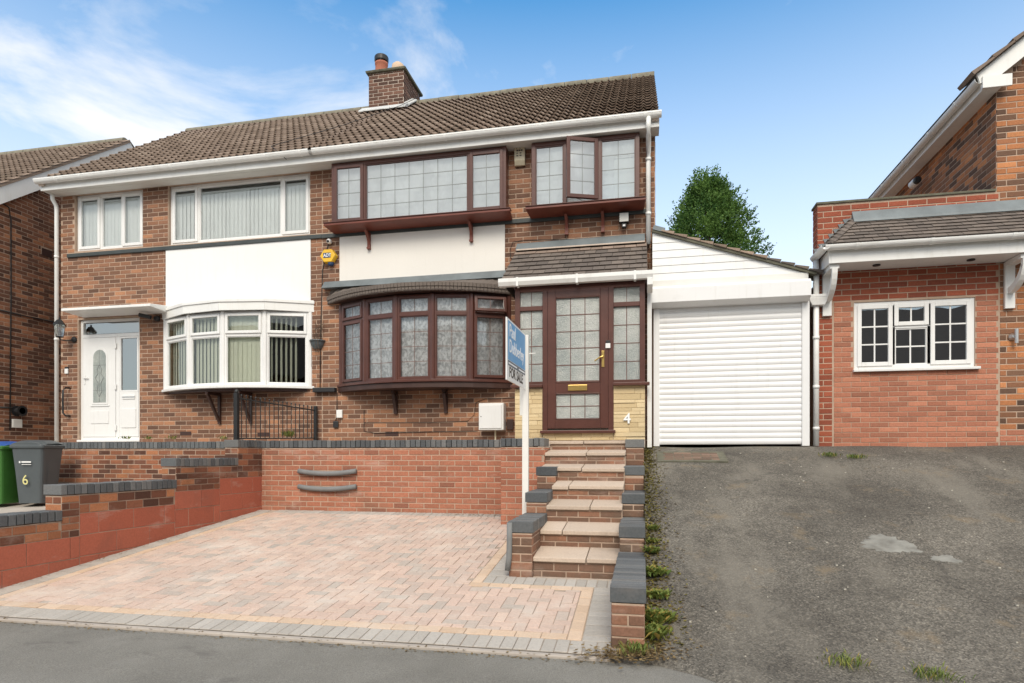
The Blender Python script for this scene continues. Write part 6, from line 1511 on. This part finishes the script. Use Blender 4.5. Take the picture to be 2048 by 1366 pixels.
# grab rail, bells, switch boxes
mb = MB(); p0, p1 = at(139, 776, Y=9.48), at(139, 832, Y=9.48); x = p0.x
mb.tube([(x, 9.49, p0.z), (x - .02, 9.42, p0.z), (x - .055, 9.40, p0.z - .05), (x - .06, 9.40, (p0.z + p1.z) / 2), (x - .055, 9.40, p1.z + .05), (x - .02, 9.42, p1.z), (x, 9.49, p1.z)], .016, 10)
tag(mb.build('grab_rail', 'black_metal', smooth=True), 'curved black grab rail left of the white front door', 'grab rail')
F = FRONT(FY)
DB = thing_at('door_bell', tuple(at(135, 741, Y=9.48)), 'small white and black bell push on bricks left of the white door', 'door bell'); p = at(135, 741, Y=FY)
mb = MB(); mb.fbox(F, p.x - .035, p.x + .035, p.z - .06, p.z + .03, .008, .03); part(mb, 'push', 'white_plastic', DB, bevel=.004)
mb = MB(); mb.fbox(F, p.x - .035, p.x + .035, p.z + .031, p.z + .065, .008, .026); part(mb, 'hood', 'black_plastic', DB, bevel=.004)
p = at(681, 828, Y=FY); mb = MB(); mb.fbox(F, p.x - .05, p.x + .05, p.z - .065, p.z + .065, .008, .05); tag(mb.build('switch_box', 'white_board', bevel=.006), 'small white box on bricks left below the brown bow window', 'switch box')
p = at(673, 849, Y=FY); mb = MB(); mb.fbox(F, p.x - .045, p.x + .045, p.z - .055, p.z + .055, .008, .04); tag(mb.build('socket_box', 'black_plastic', bevel=.012), 'small black socket below the white box on the brick wall', 'socket')
p0, p1 = at(628, 781, Y=9.46), at(672, 780, Y=9.46); mb = MB(); mb.box(p0.x, p1.x, 9.40, 9.49, p0.z - .035, p0.z + .04); tag(mb.build('cable_box', 'black_plastic', bevel=.01), 'long black cable box on the pier below the hanging planter', 'cable box')
# half-round planter on the pier
PL = thing_at('wall_planter', tuple(at(630, 700, Y=9.4)), 'dark half round planter on the brick pier between the bow windows', 'planter')
p = at(630, 679, Y=9.40); mb = MB(); k0 = 0; prf_ = [(.135, 0), (.14, -.015), (.12, -.02), (.105, -.08), (.075, -.13), (.06, -.14)]
for (r_, h) in prf_:
    for i in range(11): a = R(180 + 18 * i); mb.v.append((p.x + r_ * math.cos(a), 9.49 + r_ * math.sin(a) * .95, p.z + h))
for i in range(len(prf_) - 1):
    for k in range(10): a = i * 11 + k; mb.face((a, a + 1, a + 12, a + 11))
mb.face(tuple(range(11))); mb.face(tuple((len(prf_) - 1) * 11 + k for k in range(11))); part(mb, 'pot', 'bin_grey', PL)
mb = MB(); rnd = random.Random(3)
for k in range(9):
    x = p.x + rnd.uniform(-.06, .08); mb.tube([(x, 9.43, p.z - .01), (x + rnd.uniform(-.05, .08), 9.44, p.z + .15), (x + rnd.uniform(-.05, .14), 9.45, p.z + rnd.uniform(.2, .32))], .0035, 4)
for k in range(4): x = p.x + rnd.uniform(-.08, .08); mb.tube([(x, 9.36, p.z), (x + .02, 9.36, p.z - .2), (x + rnd.uniform(-.03, .06), 9.4, p.z - .45)], .003, 4)
part(mb, 'dry_stems', 'trunk_bark', PL)
# house number on the porch
N4 = at(1256, 836, Y=8.48); F8 = FRONT(8.478)
HN = thing_at('house_number', (N4.x, 8.47, N4.z), 'silver number 4 on the cream stone beside the porch door', 'number')
text_mesh('numeral', '4', .19, F8, N4.x - .058, N4.z - .07, 0, 'print_white', HN, extr=.008, bold=.003)
# hose reel and plants by the left house
HR = thing_at('hose_reel', tuple(P1(33, 822)), 'black hose reel on the dark side wall at the left edge', 'hose reel')
p = P1(33, 822); mb = MB(); mb.tube([(LX + .02, p.y, p.z), (LX + .16, p.y, p.z)], .06, 16); mb.tube([(LX + .02, p.y, p.z), (LX + .03, p.y, p.z)], .10, 16); mb.tube([(LX + .15, p.y, p.z), (LX + .16, p.y, p.z)], .10, 16); part(mb, 'drum', 'black_plastic', HR)
p = P1(33, 847); mb = MB(); mb.box(LX + .005, LX + .05, p.y - .09, p.y + .09, p.z - .08, p.z + .08); tag(mb.build('wall_box', 'soffit', bevel=.005), 'grey box low on the dark side wall behind the bins', 'wall box')

# ================================================================== weeds and litter
def weed(p, n, L, label, mat='leaf_weed', name='weed', group='weeds along the step wall', spread=1.0, wide=.35, up=.6, seed=1, cat='weed'):
    rnd = random.Random(seed); mb = MB()
    for k in range(n):
        th = rnd.uniform(0, 6.28); l = L * rnd.uniform(.5, 1.15); q = Vector(p) + Vector((rnd.gauss(0, .35) * L * spread, rnd.gauss(0, .4) * L * spread, 0))
        d = Vector((math.cos(th), math.sin(th), up + rnd.uniform(0, .8))).normalized(); sd_ = d.cross(Vector((0, 0, 1))).normalized() * l * wide * .5; t = rnd.random()
        m = q + d * l * .55; e = q + d * l + Vector((0, 0, -.18 * l))
        mb.quad(q, m + sd_, e, m - sd_, (t, rnd.random(), 0))
    o = mb.build(name, mat, fix=False); return tag(o, label, cat, group)
wd = [(1306, 1150, 'round leafy weed right beside the long low blue cap', 36, .12, .7), (1316, 1195, 'yellowing low weed beside the front end of the long blue cap', 30, .10, .5), (1310, 1240, 'bright green weed beside the brick pier at the drive edge', 34, .13, .45), (1306, 1272, 'leafy green weed at the foot of the front brick pier', 40, .13, .5), (1304, 1105, 'low green weed beside the second step wall cap', 24, .09, .5), (1306, 1060, 'spindly weed beside the third step wall cap', 22, .09, .25), (1303, 1085, 'small weed between two step wall caps by the drive', 18, .07, .5)]
for i, (px, py, lab, n, L, wi) in enumerate(wd): weed(on_drive(px, py) + Vector((0, 0, .005)), n * 7, L * .78, lab, wide=wi * .75, seed=20 + i, spread=1.25, up=.9)
gs_ = [(1268, 1300, 'grass tuft at the foot of the front pier'), (1692, 1330, 'green grass tuft on the front of the drive'), (1868, 1356, 'grass tuft at the lower right edge of the drive'), (1712, 918, 'pale grass tuft before the right house wall'), (1660, 914, 'small grass tuft near the white downpipe')]
for i, (px, py, lab) in enumerate(gs_): weed(on_drive(px, py), 190 if i < 3 else 110, .075 if i < 3 else .09, lab + ' growing through tarmac' if i == 1 else lab, name='grass_tuft', group='grass tufts on the drive', spread=2.2 if i < 3 else 1.6, wide=.10, up=1.3, seed=40 + i, cat='grass')
# moss and soil along the wall: one mass
mb = MB(); rnd = random.Random(5)
for k in range(2600):
    y = rnd.uniform(4.2, 8.8); x = .02 + abs(rnd.gauss(0, .09)) * (1.25 - (y - 4.2) * .08); z = drive_z(x, y); l = rnd.uniform(.012, .035); th = rnd.uniform(0, 6.28)
    d = Vector((math.cos(th), math.sin(th), rnd.uniform(.1, .7))).normalized() * l; sd_ = d.cross(Vector((0, 0, 1))).normalized() * l * .4; q = Vector((x, y, z + .003)); t = rnd.random()
    mb.quad(q, q + d * .5 + sd_, q + d, q + d * .5 - sd_, (t, t, t))
tag(mb.build('moss', 'leaf_moss', fix=False), 'yellow brown moss strip along the step wall and drive', None, kind='stuff')
mb = MB()
for k in range(1500):
    y = rnd.uniform(4.0, 8.9); x = .02 + abs(rnd.gauss(0, .13)); z = drive_z(x, y); 
    if k > 900:
        c = on_drive(1255 + rnd.gauss(0, 45), 1308 + rnd.gauss(0, 9)); x, y, z = c.x, c.y, c.z + .004
    l = rnd.uniform(.015, .04); th = rnd.uniform(0, 6.28); d = Vector((math.cos(th), math.sin(th), rnd.uniform(0, .25))) * l; sd_ = Vector((-math.sin(th), math.cos(th), .1)) * l * .3; q = Vector((x, y, z + .004)); t = rnd.random()
    mb.quad(q, q + d * .5 + sd_, q + d, q + d * .5 - sd_, (t, t, t))
for k in range(900):
    if k < 560: x = rnd.uniform(-6.2, -.2); y = 4.0 + rnd.gauss(0, .018); z = max(fz(y), .102 if y > 4.018 else 0) + .002
    elif k < 760: x = rnd.uniform(-2.6, -1.8) + rnd.gauss(0, .1); y = 8.27 - abs(rnd.gauss(0, .06)); z = pav_z(y) + .004
    else: x = wall_x(6) + .02 + abs(rnd.gauss(0, .04)); y = rnd.uniform(4.3, 8.2); x += (y - 6) * .0649; z = pav_z(y) + .004
    l = rnd.uniform(.008, .024); th = rnd.uniform(0, 6.28); d = Vector((math.cos(th), math.sin(th), rnd.uniform(0, .25))) * l; sd_ = Vector((-math.sin(th), math.cos(th), .1)) * l * .35; q = Vector((x, y, z)); t = rnd.random()
    mb.quad(q, q + d * .5 + sd_, q + d, q + d * .5 - sd_, (t, t, t))
tag(mb.build('leaf_litter', 'leaf_dry', fix=False), 'dry leaf litter scattered along the wall foot', None, kind='stuff')
mb = MB()
for k in range(110):
    x = rnd.uniform(.3, 6); y = rnd.uniform(4, 8.7); z = drive_z(x, y) + .004; l = rnd.uniform(.006, .016); th = rnd.uniform(0, 3)
    mb.box(x - l * .5, x + l * .5, y - l * .4, y + l * .4, z - .004, z + l * .3)
tag(mb.build('gravel', 'litter_white', fix=True), 'pale grit and small litter scattered over the tarmac drive', None, kind='stuff')
wt_ = [(250, 872, 'tiny weed on the wall cap below the white door'), (296, 876, 'small green weed on the wall cap right of the white door'), (345, 874, 'small weed on the wall cap under the white bow window'), (447, 874, 'bluish weed on the wall cap beside the black railing post')]
for i, (px, py, lab) in enumerate(wt_): weed(at(px, 879, Y=8.72) , 22, .09, lab, group='weeds on the wall cap', seed=60 + i, wide=.2, up=1.2)
weed(at(576, 874, Y=8.95), 80, .14, 'tall yellow green weed behind the black railing', group='weeds on the wall cap', seed=70, wide=.12, up=2.0, spread=.8)
# ================================================================== houses across the road (they show in the window glass)
def across(x0, label):
    E_ = empty('opposite_house', (x0 + 5, -14, 0), label, 'house', 'houses across the road')
    mb = MB(); mb.box(x0, x0 + 10.5, -22, -14, -.4, 5.5); part(mb, 'wall', 'brick_flat', E_)
    mb = MB(); mb.hexa([(x0 - .2, -22.4, 5.4), (x0 + 10.7, -22.4, 5.4), (x0 + 10.7, -13.6, 5.4), (x0 - .2, -13.6, 5.4), (x0 - .2, -18.2, 9.0), (x0 + 10.7, -18.2, 9.0), (x0 + 10.7, -17.8, 9.0), (x0 - .2, -17.8, 9.0)]); part(mb, 'roof', 'tile_flat', E_)
    for xx in (x0 + .8, x0 + 2.8, x0 + 6, x0 + 8):
        for zz in (.9, 3.5):
            mb = MB(); mb.box(xx, xx + 1.4, -14.02, -13.96, zz, zz + 1.2); f = part(mb, 'window', 'white_plastic', E_); mb = MB(); mb.box(xx + .08, xx + 1.32, -13.958, -13.95, zz + .08, zz + 1.12); part(mb, 'pane', 'black_plastic', f)
plain('brick_flat', (.20, .10, .065), .9, .3, 3, .3, 30)
for x0, wh in ((-29, 'leftmost brick house'), (-17.5, 'second brick house from the left'), (-6, 'middle brick house'), (6.5, 'second brick house from the right'), (18, 'rightmost brick house')): across(x0, wh + ' across the road, mirrored in window glass')
